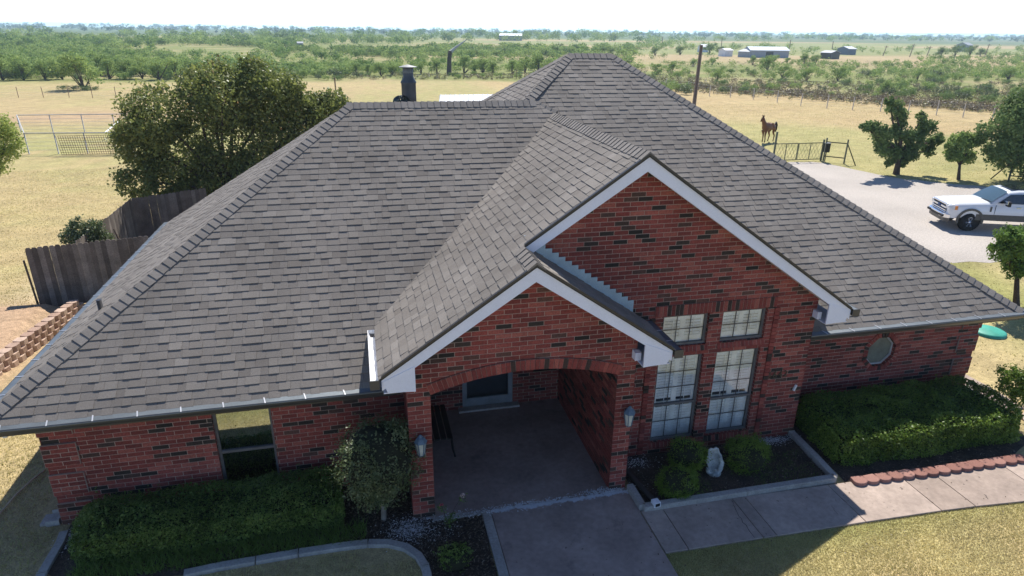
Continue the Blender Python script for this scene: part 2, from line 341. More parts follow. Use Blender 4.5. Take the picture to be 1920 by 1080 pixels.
# ------------------------------------------------------------------ HOUSE
s_, sg = 0.701, 0.688
ze, zeg = 2.244, 2.90
R, Xr, Yb, Xb, R2, Xp = 5.489, 9.645, 0.386, 18.97, 6.857, 10.956
Yg, Xg, Xl, Yp, Xq = -0.116, 9.992, 5.692, -0.966, 8.003
Ywl, Ywp, Ywg, Ywr = 0.469, -0.632, 0.219, 0.822
XP = [6.078, 6.437, 9.522, 9.827]; Xgr = 13.805
zr = ze+s_*R; zp = ze+s_*R2; zq = zeg+sg*(Xq-Xl); zg = zeg+sg*(Xg-Xl)
house = thing('brick_house', 'red brick ranch house with grey shingle hip roof and two front gables', 'house', (0, 0, 0))

def ccw(poly):
    a = sum(poly[i][0]*poly[(i+1) % len(poly)][1]-poly[(i+1) % len(poly)][0]*poly[i][1] for i in range(len(poly)))
    return poly if a > 0 else poly[::-1]
def clip_half(poly, ax, ay, bx, by, inside=True):
    out = []; sgn = 1 if inside else -1
    def sd(p): return sgn*((bx-ax)*(p[1]-ay)-(by-ay)*(p[0]-ax))
    for i in range(len(poly)):
        p, q = poly[i], poly[(i+1) % len(poly)]; dp, dq = sd(p), sd(q)
        if dp >= 0: out.append(p)
        if (dp > 0 and dq < 0) or (dp < 0 and dq > 0):
            t = dp/(dp-dq); out.append((p[0]+(q[0]-p[0])*t, p[1]+(q[1]-p[1])*t))
    return out
def parea(p): return abs(sum(p[i][0]*p[(i+1) % len(p)][1]-p[(i+1) % len(p)][0]*p[i][1] for i in range(len(p))))/2 if len(p) > 2 else 0
def clip_in(poly, clip):
    for i in range(len(clip)):
        a, b = clip[i], clip[(i+1) % len(clip)]; poly = clip_half(poly, *a, *b)
        if len(poly) < 3: return []
    return poly
def subtract(poly, hole):
    """convex poly minus convex ccw hole -> convex pieces"""
    inner = clip_in(poly, hole)
    if parea(inner) < 1e-6: return [poly]
    out = []; cur = poly
    for i in range(len(hole)):
        a, b = hole[i], hole[(i+1) % len(hole)]
        o = clip_half(cur, *a, *b, inside=False)
        if len(o) > 2 and parea(o) > 2e-5: out.append(o)
        cur = clip_half(cur, *a, *b)
        if len(cur) < 3: break
    return out
class Frame:
    def __init__(s, O, U, V, N): s.O, s.U, s.V, s.N = (np.array(a, float) for a in (O, U, V, N))
    def pt(s, u, v, h=0.0): return s.O+s.U*u+s.V*v+s.N*h
def slope_frame(O, d, s):
    k = math.sqrt(1+s*s); V = np.array([d[0], d[1], s])/k; N = np.array([-s*d[0], -s*d[1], 1])/k; return Frame(O, np.cross(V, N), V, N)
def to_uv(Fr, plan, d, s):
    k = math.sqrt(1+s*s); out = []
    for x, y in plan:
        w_ = np.array([x-Fr.O[0], y-Fr.O[1]]); out.append((w_@Fr.U[:2], (w_@np.array(d[:2]))*k))
    return ccw(out)

PIECES = []      # (kind, parent_holder, V, F, rnd, score)
def piece(kind, holder, Fr, poly, hf, rnd, base=0.0):
    top = [Fr.pt(u, v, hf(u, v)) for u, v in poly]; bot = [Fr.pt(u, v, base) for u, v in poly]; n = len(poly)
    Fc = [tuple(range(n))]+[(i+n, (i+1) % n+n, (i+1) % n, i) for i in range(n)]
    c = np.mean(top, 0); d = CAM-c; dist = np.linalg.norm(d)
    sc = parea(poly)*abs(Fr.N@d)/dist**3*(1 if Fr.N@d > 0 else 0)
    PIECES.append((kind, holder, top+bot, Fc, rnd, sc))

def make_slope(name, O, d, s, plans, exp=0.148, stair=0.0, label=None):
    Fr = slope_frame(O, d, s)
    polys = [to_uv(Fr, p, d, s) for p in plans]
    mb = MB()
    for p in polys: mb.prism([Fr.pt(u, v, -0.03) for u, v in p], Fr.N*0.028)
    part = mb.build('roof_slope', M['deck'], house, label=label)
    vmax = max(v for p in polys for _, v in p); umin = min(u for p in polys for u, _ in p); umax = max(u for p in polys for u, _ in p)
    vmin = min(v for p in polys for _, v in p)
    k = 0; v0 = vmin-0.02
    while v0 < vmax:
        v1 = v0+exp*1.28; u = umin-random.uniform(0, .3); thick = random.random() < .5
        tone = random.gauss(0, .06)
        while u < umax:
            wd = random.uniform(.13, .30) if thick else random.uniform(.10, .26)
            t = random.uniform(.0145, .0175) if thick else random.uniform(.008, .0095)
            rnd = min(1, max(0, random.gauss(.52 if thick else .44, .18)+tone))
            for pl in polys:
                q = clip_in([(u+.0015, v0+random.uniform(-.002, .002)), (u+wd-.0015, v0+random.uniform(-.002, .002)), (u+wd-.0015, v1), (u+.0015, v1)], pl)
                if len(q) > 2 and parea(q) > 4e-4:
                    piece('shingle', part, Fr, q, lambda uu, vv, v0=v0, v1=v1, t=t: t*(1-(vv-v0)/(v1-v0)*0.93), rnd)
            u += wd; thick = not thick if random.random() < .8 else thick
        v0 += exp; k += 1
    return part

def vy(x): return (zeg+sg*(x-Xl)-ze)/s_            # valley of the gable slope on the left wing slope
def vyr(x): return Yb+(zg-sg*(x-Xg)-ze)/s_
make_slope('L', (0, 0, ze), (0, 1), s_, [[(-0.02, -0.02), (6.05, -0.02), (Xg, vy(Xg)), (Xr, R), (R, R)]])
make_slope('Ls', (0, 2*R, ze), (1, 0), s_, [[(-0.02, -0.02), (-0.02, 2*R+.02), (R, R)]])
make_slope('Rf', (0, Yb, ze), (0, 1), s_, [[(13.75, Yb-.02), (Xb+.02, Yb-.02), (Xb-R2, Yb+R2), (Xp, Yb+R2), (Xp-R2+R, Yb+R)]])
make_slope('Rl', (Xp-R2, Yb, ze), (1, 0), s_, [[(Xp-R2+R, Yb+R), (Xp, Yb+R2), (Xp-4.2, Yb+R2+4.2), (7.4, 7.68)], [(Xp-R2+R, Yb+R), (7.4, 7.68), (9.588, 5.492)]])
make_slope('Gl', (Xl, Yp, zeg), (1, 0), sg, [[(Xl-.02, Yp), (Xq, Yp), (Xq, vy(Xq)), (Xl-.02, vy(Xl))], [(Xq, Yg), (Xg, Yg), (Xg, vy(Xg)), (Xq, vy(Xq))]])
make_slope('Pr', (2*Xq-Xl, Yg, zeg), (-1, 0), sg, [[(Xq, Yp), (2*Xq-Xl+.02, Yp), (2*Xq-Xl+.02, Ywg), (Xq, Ywg)]])
make_slope('Gr', (2*Xg-Xl, Yg, zeg), (-1, 0), sg, [[(Xg, Yg), (2*Xg-Xl+.02, Yg), (2*Xg-Xl+.02, vyr(2*Xg-Xl)), (Xg, vyr(Xg))]], exp=.3)
make_slope('Rr', (Xb, Yb, ze), (-1, 0), s_, [[(Xb+.02, Yb), (Xb+.02, Yb+2*R2), (Xb-R2, Yb+R2)]], exp=.3)
# short return slope between the left wing and the right block, back slopes
mb = MB()
mb.add([(Xr, R, zr-.01), (Xr, R+Yb+.01, zr-.01), (Xg+.05, vyr(Xg)+.02, zg-.02), (Xg+.02, vy(Xg)-.02, zg-.01)], [(0, 1, 2, 3)])
mb.add([(0, 2*R, ze), (Xr+.6, 2*R, ze), (Xr-.02, R, zr-.01), (R, R, zr-.01)], [(0, 1, 2, 3)])
mb.add([(Xp-R2, Yb+2*R2, ze), (Xb, Yb+2*R2, ze), (Xb-R2, Yb+R2, zp-.01), (Xp, Yb+R2, zp-.01)], [(0, 1, 2, 3)])
mb.build('roof_slope', M['cap'], house, label='rear roof slope')

# ridge and hip caps
def caps(A, B, n1, n2, exp=0.15, wdt=0.16):
    A = np.array(A, float); B = np.array(B, float); d = B-A; Ln = np.linalg.norm(d); d /= Ln
    n1 = np.array(n1, float); n2 = np.array(n2, float); n1 /= np.linalg.norm(n1); n2 /= np.linalg.norm(n2)
    up = (n1+n2); up /= np.linalg.norm(up)
    s1 = np.cross(n1, d); s1 *= np.sign(s1@n1*0+s1@(n1-n2)); s1 /= np.linalg.norm(s1)
    s2 = np.cross(n2, d); s2 *= np.sign(s2@(n2-n1)); s2 /= np.linalg.norm(s2)
    n = int(Ln/exp)
    for k in range(n):
        a = A+d*(k*Ln/n+random.uniform(-.006, .006)); b = a+d*min(exp*1.15, Ln-k*Ln/n); mb = MB(); hl, hh = .029, .012
        tw = random.uniform(-.012, .012)
        V = [a+s1*wdt+n1*(hl-.004), a+up*(hl+.02), a+s2*wdt+n2*(hl-.004), b+s1*(wdt+tw)+n1*hh, b+up*(hh+.018), b+s2*(wdt-tw)+n2*hh,
             a+s1*wdt+n1*.002, a+up*.01, a+s2*wdt+n2*.002, b+s1*wdt, b+s2*wdt]
        mb.add(V, [(0,1,4,3), (1,2,5,4), (6,7,1,0), (7,8,2,1), (6,0,3,9), (8,10,5,2)], rnd=random.random())
        mb.build('ridge_cap', M['cap'], house)
nF, nL, nRr, nB = (0, -s_, 1), (-s_, 0, 1), (s_, 0, 1), (0, s_, 1)
caps((0, 0, ze+.01), (R, R, zr), nL, nF)
caps((R-.05, R, zr), (Xr, R, zr), nF, nB, exp=.145)
caps((Xg+.1, vyr(Xg)-.3, zg+.02), (Xr, R+.05, zr), nF, nRr, exp=.14)
caps((Xp-R2+R-.15, Yb+R-.15, zr-.05), (Xp, Yb+R2, zp), nL, nF)
caps((Xp, Yb+R2, zp), (Xb-R2, Yb+R2, zp), nF, nB)
caps((Xb, Yb, ze+.01), (Xb-R2, Yb+R2, zp), nRr, nF)
caps((Xg, Yg, zg), (Xg, vy(Xg)-.1, zg), (-sg, 0, 1), (sg, 0, 1))
caps((Xq, Yp, zq), (Xq, Yg-.02, zq), (-sg, 0, 1), (sg, 0, 1))
caps((Xp-4.0, Yb+R2+4.0, zp-4.0*s_), (Xp, Yb+R2, zp), nL, nB)

# ---- walls
BL, BH, JT = 0.254, 0.0795, 0.0125
def make_wall(Fr, polys, holes, label=None, dark=.19, bl=BL):
    polys = [ccw(p) for p in polys]; holes = [ccw(h) for h in holes]
    pcs = list(polys)
    for h in holes: pcs = [q for p in pcs for q in subtract(p, h)]
    mb = MB()
    for p in pcs: mb.add([Fr.pt(u, v, -0.007) for u, v in p], [tuple(range(len(p)))])
    part = mb.build('brick_wall', M['mortar'], house, label=label)
    u0 = min(u for p in polys for u, _ in p); u1 = max(u for p in polys for u, _ in p); v0 = min(v for p in polys for _, v in p); v1 = max(v for p in polys for _, v in p)
    k = 0; v = v0
    while v < v1:
        u = u0-(bl*.5 if k % 2 else 0)-random.uniform(0, .012)
        while u < u1:
            rct = [(u+JT/2, v+JT/2), (u+bl-JT/2, v+JT/2), (u+bl-JT/2, v+BH-JT/2), (u+JT/2, v+BH-JT/2)]
            rnd = random.uniform(0, .15) if random.random() < dark else random.uniform(.2, 1)
            pr = random.uniform(-.0015, .0015)
            for pl in polys:
                q = clip_in(rct, pl)
                if len(q) < 3 or parea(q) < 3e-4: continue
                qs = [q]
                for h in holes: qs = [r for p in qs for r in subtract(p, h)]
                for r in qs:
                    if parea(r) > 3e-4: piece('brick', part, Fr, r, lambda a, b, pr=pr: pr, rnd, base=-.011)
            u += bl
        v += BH; k += 1
    return part
def reveal(Fr, hole, depth, parent, close=True):
    """brick returns round an opening, with joints"""
    hole = ccw(hole); mb = MB()
    for i in range(len(hole)):
        a, b = np.array(hole[i]), np.array(hole[(i+1) % len(hole)]); Ln = np.linalg.norm(b-a)
        if Ln < .01: continue
        n = max(1, round(Ln/BH)); e = (b-a)/n
        for k in range(n):
            p, q = a+e*k, a+e*(k+1); g = e/np.linalg.norm(e)*.005
            for (s0, s1, mi, rr) in ((p+g, q-g, 0, random.uniform(.2, 1) if random.random() > .12 else .08), (q-g, q+g, 1, .5)):
                mb.add([Fr.pt(*s0, -.001), Fr.pt(*s1, -.001), Fr.pt(*s1, -depth), Fr.pt(*s0, -depth)], [(0, 1, 2, 3)], rnd=rr, mi=mi)
    return mb.build('window_return', [M['brick'], M['mortar']], parent)
def soldiers(Fr, u0, u1, v0, v1, name, parent, proud=0.012, wdt=BH, slope=0.0):
    mb = MB(); n = max(1, round((u1-u0)/wdt)); e = (u1-u0)/n
    for k in range(n):
        a, b = u0+e*k+.005, u0+e*(k+1)-.005
        q = [Fr.pt(a, v0, proud-slope*0), Fr.pt(b, v0, proud), Fr.pt(b, v1, proud-slope), Fr.pt(a, v1, proud-slope)]
        o = [Fr.pt(a, v0, -.02), Fr.pt(b, v0, -.02), Fr.pt(b, v1, -.09), Fr.pt(a, v1, -.09)]
        mb.add(q+o, [(0,1,2,3), (4,5,1,0), (5,6,2,1), (6,7,3,2), (7,4,0,3)], rnd=random.uniform(.2, 1) if random.random() > .15 else .08)
    pp = proud-.006; mb.add([Fr.pt(u0, v0, pp), Fr.pt(u1, v0, pp), Fr.pt(u1, v1, pp-slope), Fr.pt(u0, v1, pp-slope)], [(0, 1, 2, 3)], mi=1)
    return mb.build(name, [M['brick'], M['mortar']], parent)

FX = lambda y: Frame((0, y, 0), (1, 0, 0), (0, 0, 1), (0, -1, 0))
FwL, FwP, FwG, FwR = FX(Ywl), FX(Ywp), FX(Ywg), FX(Ywr)
# left wing wall
wl = [2.985, 3.90, 0.20, 2.06]
hl_ = [(wl[0], wl[2]), (wl[1], wl[2]), (wl[1], wl[3]), (wl[0], wl[3])]
wallL = make_wall(FwL, [[(.50, -.05), (XP[0], -.05), (XP[0], 2.24), (.50, 2.24)]], [hl_], 'left wing brick wall with one window')
reveal(FwL, hl_, .10, wallL)
# porch gable wall (arch)
zs, rise = 2.367, .262; hs = (XP[2]-XP[1])/2; Xc = (XP[1]+XP[2])/2; Ra = (hs*hs+rise*rise)/(2*rise); zc = zs+rise-Ra
th = math.asin(hs/Ra); ring = .185
def arc(Rr, n=18, t0=th): return [(Xc+Rr*math.sin(t), zc+Rr*math.cos(t)) for t in np.linspace(t0, -t0, n)]
arch_hole = [(XP[1], -.1), (XP[2], -.1)]+[(min(max(x, XP[1]), XP[2]), z) for x, z in arc(Ra+ring, 18, math.asin(hs/(Ra+ring)))]
gy0 = .235
def rake(x, xc, zt): return zt-sg*abs(x-xc)
ztp = zq-.045; ztg = zg-.045
pw = [(XP[0], -.05), (XP[3], -.05), (XP[3], rake(XP[3], Xq, ztp)), (Xq, ztp), (XP[0], rake(XP[0], Xq, ztp))]
wallP = make_wall(FwP, [pw], [arch_hole], 'porch gable brick wall with wide arch')
# arch ring: wedge bricks, each its own piece
nA = 41
for k in range(nA):
    t0 = -th+2*th*k/nA; t1 = -th+2*th*(k+1)/nA; g = .0045/Ra
    rnd = random.uniform(.3, 1) if random.random() > .13 else .09
    q = [(Xc+r_*math.sin(t), zc+r_*math.cos(t)) for r_, t in ((Ra, t0+g), (Ra, t1-g), (Ra+ring-.008, t1-g), (Ra+ring-.008, t0+g))]
    piece('arch_brick', wallP, FwP, ccw(q), lambda a, b: .028, rnd, base=-.10)
mb = MB(); inn = arc(Ra, 24); out = arc(Ra+ring-.004, 24)
mb.add([FwP.pt(*p, .016) for p in inn]+[FwP.pt(*p, .016) for p in out], [(i, i+1, i+25, i+24) for i in range(23)])
mb.add([FwP.pt(*p, .016) for p in inn]+[FwP.pt(*p, -.35) for p in inn], [(i, i+1, i+25, i+24) for i in range(23)])
mb.build('arch_mortar', M['mortar'], wallP)
# big gable wall
Wd = dict(a=(11.83, 12.735, .285, 2.105), b=(11.85, 12.755, 2.30, 2.92), d=(10.66, 11.565, .28, 2.105), e=(10.68, 11.58, 2.30, 2.92))
holesG = [[(x0, z0), (x1, z0), (x1, z1), (x0, z1)] for x0, x1, z0, z1 in Wd.values()]
gl = Xq-.02
gw = [(9.6, -.05), (Xgr, -.05), (Xgr, rake(Xgr, Xg, ztg)), (Xg, ztg), (9.6, rake(9.6, Xg, ztg))]
gw2 = [(gl, rake(gl, Xg, ztg)-.25), (9.6, zeg-.2), (9.6, rake(9.6, Xg, ztg)), (gl, rake(gl, Xg, ztg))]
wallG = make_wall(FwG, [gw, gw2], holesG, 'tall gable brick wall with four windows')
for h in holesG: reveal(FwG, h, .10, wallG)
# raised brick frame round the window group
soldiers(FwG, 10.50, 12.93, 2.935, 3.13, 'soldier_course', wallG, .016)
soldiers(FwG, 10.62, 11.62, 2.19, 2.285, 'window_sill', wallG, .035, slope=.03)
soldiers(FwG, 11.80, 12.79, 2.19, 2.285, 'window_sill', wallG, .035, slope=.03)
soldiers(FwG, 10.62, 11.60, .17, .27, 'window_sill', wallG, .045, slope=.03)
soldiers(FwG, 11.79, 12.77, .17, .27, 'window_sill', wallG, .045, slope=.03)
soldiers(FwL, 2.93, 3.95, .09, .19, 'window_sill', wallL, .045, slope=.03)
for xx in (12.90, 10.42):
    mb = MB()
    for k in range(36):
        z0 = .05+k*BH
        mb.box(xx, xx+.10, Ywg-.022, Ywg+.01, z0+.005, z0+BH-.005, rnd=random.uniform(.2, 1) if random.random() > .15 else .08)
    mb.build('brick_pilaster', M['brick'], wallG)
# right wing wall, octagon window
oc = (16.10, 1.365); ro = .36
octo = [(oc[0]+ro*math.cos(a), oc[1]+ro*math.sin(a)) for a in [math.pi/8+i*math.pi/4 for i in range(8)]]
octo2 = [(oc[0]+(ro+.11)*math.cos(a), oc[1]+(ro+.11)*math.sin(a)) for a in [math.pi/8+i*math.pi/4 for i in range(8)]]
wallR = make_wall(FwR, [[(Xgr, -.05), (18.53, -.05), (18.53, 2.24), (Xgr, 2.24)]], [octo2], 'right wing brick wall with octagon window')
reveal(FwR, octo, .10, wallR)
mb = MB()
for i in range(8):
    a, b = np.array(octo[i]), np.array(octo[(i+1) % 8]); c, d = np.array(octo2[i]), np.array(octo2[(i+1) % 8])
    for k in range(4):
        f0, f1 = k/4+.02, (k+1)/4-.02
        pts = [a+(b-a)*f0, a+(b-a)*f1, c+(d-c)*f1, c+(d-c)*f0]
        mb.add([FwR.pt(*p, .014) for p in pts]+[FwR.pt(*p, -.02) for p in pts], [(0,1,2,3)]+[(j+4, (j+1) % 4+4, (j+1) % 4, j) for j in range(4)], rnd=random.uniform(.25, 1) if random.random() > .2 else .08)
    mb.add([FwR.pt(*p, -.004) for p in (a, b, d, c)], [(0, 1, 2, 3)], mi=1)
mb.build('octagon_surround', [M['brick'], M['mortar']], wallR)
# porch interior: right wall, back wall, left wall, ceiling
FiR = Frame((XP[2], 2.54, 0), (0, -1, 0), (0, 0, 1), (-1, 0, 0))
wallPi = make_wall(FiR, [[(0, -.05), (2.54-Ywp-.012, -.05), (2.54-Ywp-.012, 2.36), (0, 2.62)]], [], 'inner right wall of the porch')
doorh = [(7.40, .02), (8.50, .02), (8.50, 2.15), (7.40, 2.15)]; pwin = [(8.95, .75), (9.35, .75), (9.35, 2.0), (8.95, 2.0)]
FwB = FX(2.54)
wallB = make_wall(FwB, [[(6.2, -.05), (XP[2], -.05), (XP[2], 2.75), (6.2, 2.75)]], [doorh, pwin], 'back wall of the porch')
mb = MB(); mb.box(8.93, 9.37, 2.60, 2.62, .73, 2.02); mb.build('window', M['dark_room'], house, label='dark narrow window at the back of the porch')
# plain returns that face away from the road
mb = MB()
mb.box(XP[0], XP[1]-.004, Ywp+.012, 2.5, -.05, 2.36)                       # left porch pier / wall
mb.build('porch_pier', M['brick'], house); mb = MB()
mb.box(XP[2]+.012, XP[3], Ywp+.012, Ywg-.01, -.05, 2.36)
mb.build('porch_pier', M['brick'], house); mb = MB()
mb.box(.49, .51, Ywl+.002, 2*R-.45, -.05, 2.2); mb.box(Xgr-.01, Xgr-.002, Ywg+.002, Ywr, -.05, 2.8); mb.box(18.51, 18.53, Ywr+.002, 13.5, -.05, 2.2)
mb.box(.51, 18.5, 2*R-.46, 2*R-.44, -.05, 2.2)
mb.build('brick_wall', M['brick'], house, label='plain side walls')
# pier returns (left pier inner face hidden, outer right faces) as bricks
FpL = Frame((XP[0], Ywl, 0), (0, -1, 0), (0, 0, 1), (-1, 0, 0))
make_wall(FpL, [[(0.01, -.05), (Ywl-Ywp-.012, -.05), (Ywl-Ywp-.012, 2.5), (0.01, 2.24)]], [], 'outer left side of the porch')
mb = MB(); mb.box(XP[1]-.3, XP[2]+.3, Ywp+.30, 2.6, 2.70, 2.74); mb.build('porch_ceiling', mat('stained_ceiling_boards', (0.16,0.13,0.10), rough=.8), house)

# quoins
def quoins(Fr, x0, w_, sidex):
    mb = MB(); k = 0; z = .03; flip = 0
    while z < 2.15:
        nrow = 5
        for r_ in range(nrow):
            zz = z+r_*BH
            if zz > 2.16: break
            off = (r_ % 2)*BL*.5; u = x0-off
            while u < x0+w_:
                a = max(u, x0)+.005; b = min(u+BL, x0+w_)-.005
                if b-a > .03: piece('brick', wallL if Fr is FwL else wallR, Fr, [(a+.002, zz+.0068), (b-.002, zz+.0068), (b-.002, zz+BH-.0068), (a+.002, zz+BH-.0068)], lambda p, q: .030, random.uniform(0, .15) if random.random() < .13 else random.uniform(.2, 1), base=-.02)
                u += BL
            if Fr is FwL: QB.append((x0, zz))
        zt_ = min(z+nrow*BH, 2.235); a = [Fr.pt(x0, z, -.005), Fr.pt(x0+w_, z, -.005), Fr.pt(x0+w_, zt_, -.005), Fr.pt(x0, zt_, -.005)]; mb.prism(a, Fr.N*.030)
        z += nrow*BH+2*BH
    mb.build('quoin_mortar', M['mortar'], wallL if Fr is FwL else wallR)
QB = []
quoins(FwL, .475, .50, 0); quoins(FwR, 18.53-.50+.02, .50, 1)

# ---- windows
def window(Fr, x0, x1, z0, z1, zm, rows, cols, glass, depth, label, shutters, fr=.045):
    hb = MB(); F_ = lambda u, v, h: Fr.pt(u, v, h)
    def bx(mb, a, b, c, d, h0, h1, mi=0):
        V = [F_(a,c,h0), F_(b,c,h0), F_(b,d,h0), F_(a,d,h0), F_(a,c,h1), F_(b,c,h1), F_(b,d,h1), F_(a,d,h1)]
        mb.add(V, [(0,3,2,1), (4,5,6,7), (0,1,5,4), (1,2,6,5), (2,3,7,6), (3,0,4,7)], mi=mi)
    d0, d1 = -depth-.02, -depth+.025
    bx(hb, x0, x1, z0, z0+fr, d0, d1+.012); bx(hb, x0, x1, z1-fr, z1, d0, d1); bx(hb, x0, x0+fr, z0+fr, z1-fr, d0, d1); bx(hb, x1-fr, x1, z0+fr, z1-fr, d0, d1)
    if zm: bx(hb, x0+fr, x1-fr, zm-.022, zm+.022, d0, d1+.006)
    bx(hb, x0+.001, x1-.001, z0+.001, z1-.001, -depth-.42, -depth-.40)     # back of the sash pocket keeps the opening closed
    win = hb.build('window', M['frame'], house, label=label)
    sashes = [(z0+fr, zm-.022, rows[1]), (zm+.022, z1-fr, rows[0])] if zm else [(z0+fr, z1-fr, rows[0])]
    mu = MB(); mo = -.026 if not shutters else 0.0
    for (a, b, nr) in sashes:
        xs = np.linspace(x0+fr, x1-fr, cols+1); zs_ = np.linspace(a, b, nr+1)
        for i in range(1, cols): bx(mu, xs[i]-.005, xs[i]+.005, a, b, -depth-.010+mo, -depth+.008+mo)
        for j in range(1, nr): bx(mu, x0+fr, x1-fr, zs_[j]-.005, zs_[j]+.005, -depth-.010+mo, -depth+.006+mo)
        for i in range(cols):
            for j in range(nr):
                g = MB(); g.add([F_(xs[i], zs_[j], -depth), F_(xs[i+1], zs_[j], -depth), F_(xs[i+1], zs_[j+1], -depth), F_(xs[i], zs_[j+1], -depth)], [(0, 1, 2, 3)])
                g.build('pane', glass, win)
    mu.build('muntins', M['muntin'], win)
    if shutters:
        st = MB(); hd = -depth-.034
        w3 = (x1-x0-2*fr); xa = x0+fr
        half = w3*.5
        for q in (0, 1):
            a = xa+q*half; b = a+half
            for (c, d) in ((a, a+.05), (b-.05, b)): bx(st, c, d, z0+.02, z1-.02, hd-.02, hd+.005)
            lv = [(z0+.02, z0+.16), (z1-.10, z1-.02)]
            if zm: lv.append((zm-.06, zm+.04))
            for (c, d) in lv: bx(st, a+.05, b-.05, c, d, hd-.02, hd+.004)
            zz = z0+.17
            while zz < z1-.12:
                if not (zm and abs(zz+.02-zm) < .08):
                    V = [F_(a+.05, zz, hd+.006), F_(b-.05, zz, hd+.006), F_(b-.05, zz+.036, hd-.012), F_(a+.05, zz+.036, hd-.012)]
                    st.add(V+[v_+Fr.V*.008 for v_ in V], [(0,1,2,3), (4,5,6,7), (0,1,5,4), (3,2,6,7)])
                zz += .060
            bx(st, (a+b)/2-.006, (a+b)/2+.006, z0+.17, z1-.12, hd+.018, hd+.026)
        st.build('shutter', M['shutter'], win)
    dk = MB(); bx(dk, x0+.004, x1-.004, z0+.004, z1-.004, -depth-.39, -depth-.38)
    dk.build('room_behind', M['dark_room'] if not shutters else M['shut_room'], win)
    return win
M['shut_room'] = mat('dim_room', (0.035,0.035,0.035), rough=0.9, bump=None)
window(FwL, *wl, .99, (2, 2), 3, M['glass_mirror'], .085, 'dark reflecting double-hung window', False)
window(FwG, *Wd['a'], 1.06, (3, 2), 3, M['glass'], .085, 'tall lower right shuttered window', True)
window(FwG, *Wd['d'], 1.06, (3, 2), 3, M['glass'], .085, 'tall lower left shuttered window', True)
window(FwG, *Wd['b'], None, (2,), 3, M['glass'], .085, 'small upper right shuttered window', True)
window(FwG, *Wd['e'], None, (2,), 3, M['glass'], .085, 'small upper left shuttered window', True)
mb = MB(); r0, r1 = ro, ro-.035
A_ = [math.pi/8+i*math.pi/4 for i in range(8)]
P0 = [FwR.pt(oc[0]+r0*math.cos(a), oc[1]+r0*math.sin(a), -.07) for a in A_]; P1 = [FwR.pt(oc[0]+r1*math.cos(a), oc[1]+r1*math.sin(a), -.07) for a in A_]
P2 = [FwR.pt(oc[0]+r1*math.cos(a), oc[1]+r1*math.sin(a), -.10) for a in A_]
mb.add(P0+P1+P2, [(i, (i+1) % 8, (i+1) % 8+8, i+8) for i in range(8)]+[(i+8, (i+1) % 8+8, (i+1) % 8+16, i+16) for i in range(8)])
ow = mb.build('window', M['galv'], house, label='octagon window with obscure glass')
mb = MB(); mb.add([FwR.pt(oc[0]+r0*math.cos(a), oc[1]+r0*math.sin(a), -.092) for a in A_], [tuple(range(8))]); mb.build('pane', M['glass_frost'], ow)
# storm door
mb = MB()
for (a, b, c, d) in ((7.40, 7.50, .02, 2.15), (8.40, 8.50, .02, 2.15), (7.50, 8.40, .02, .26), (7.50, 8.40, 2.05, 2.15)): mb.box(a, b, 2.56, 2.60, c, d)
door = mb.build('storm_door', mat('door_frame_paint', (0.22,0.24,0.25), rough=.5, bump=None), house)
mb = MB(); mb.add([(7.5, 2.585, .26), (8.4, 2.585, .26), (8.4, 2.585, 2.05), (7.5, 2.585, 2.05)], [(0, 1, 2, 3)]); mb.build('pane', M['glass'], door)
mb = MB(); mb.box(7.42, 8.48, 2.75, 2.78, .02, 2.14); mb.build('front_door', mat('front_door_paint', (0.035,0.045,0.055), rough=.4, bump=None), house)
mb = MB(); mb.box(7.30, 8.62, 2.38, 2.54, -.02, .075); mb.build('door_step', M['curb'], house)

# ---- trim: rake boards, returns, gutters, flashing
def rake_board(x_lo, x_hi, zt_hi, sgn, y, wdt=.20, name='rake_board'):
    """board from ridge (x_hi) down to eave (x_lo), in plane y"""
    mb = MB(); z_hi = zt_hi; z_lo = zt_hi-sg*abs(x_hi-x_lo)
    mb.prism([(x_hi, y, z_hi-.02), (x_lo, y, z_lo-.02), (x_lo, y, z_lo-.02-wdt*1.0), (x_hi, y, z_hi-.02-wdt*1.22)], (0, .03, 0))
    o = mb.build(name, M['white_trim'], house)
    mb = MB(); mb.prism([(x_hi, y-.022, z_hi+.022), (x_lo, y-.022, z_lo+.022), (x_lo, y-.022, z_lo-.020), (x_hi, y-.022, z_hi-.020)], (0, .05, 0))
    mb.build('drip_edge', M['dark_trim'], house)
rake_board(Xl+.02, Xq, zq, 1, Yp+.02); rake_board(2*Xq-Xl-.02, Xq, zq, 1, Yp+.02)
rake_board(Xq+.03, Xg, zg, 1, Yg+.02); rake_board(2*Xg-Xl-.02, Xg, zg, 1, Yg+.02)
# soffits under the rakes (white underside between board and wall)
mb = MB()
for xc, zt, yo, yw, xa in ((Xq, zq, Yp+.05, Ywp-.002, 2*Xq-Xl-.02), (Xq, zq, Yp+.05, Ywp-.002, Xl+.02), (Xg, zg, Yg+.05, Ywg-.002, 2*Xg-Xl-.02), (Xg, zg, Yg+.05, Ywg-.002, Xq+.05)):
    zl = zt-sg*abs(xa-xc)
    mb.prism([(xc, yo, zt-.24), (xa, yo, zl-.22), (xa, yw, zl-.22), (xc, yw, zt-.24)], (0, 0, .02))
mb.build('rake_soffit', M['white_trim'], house)
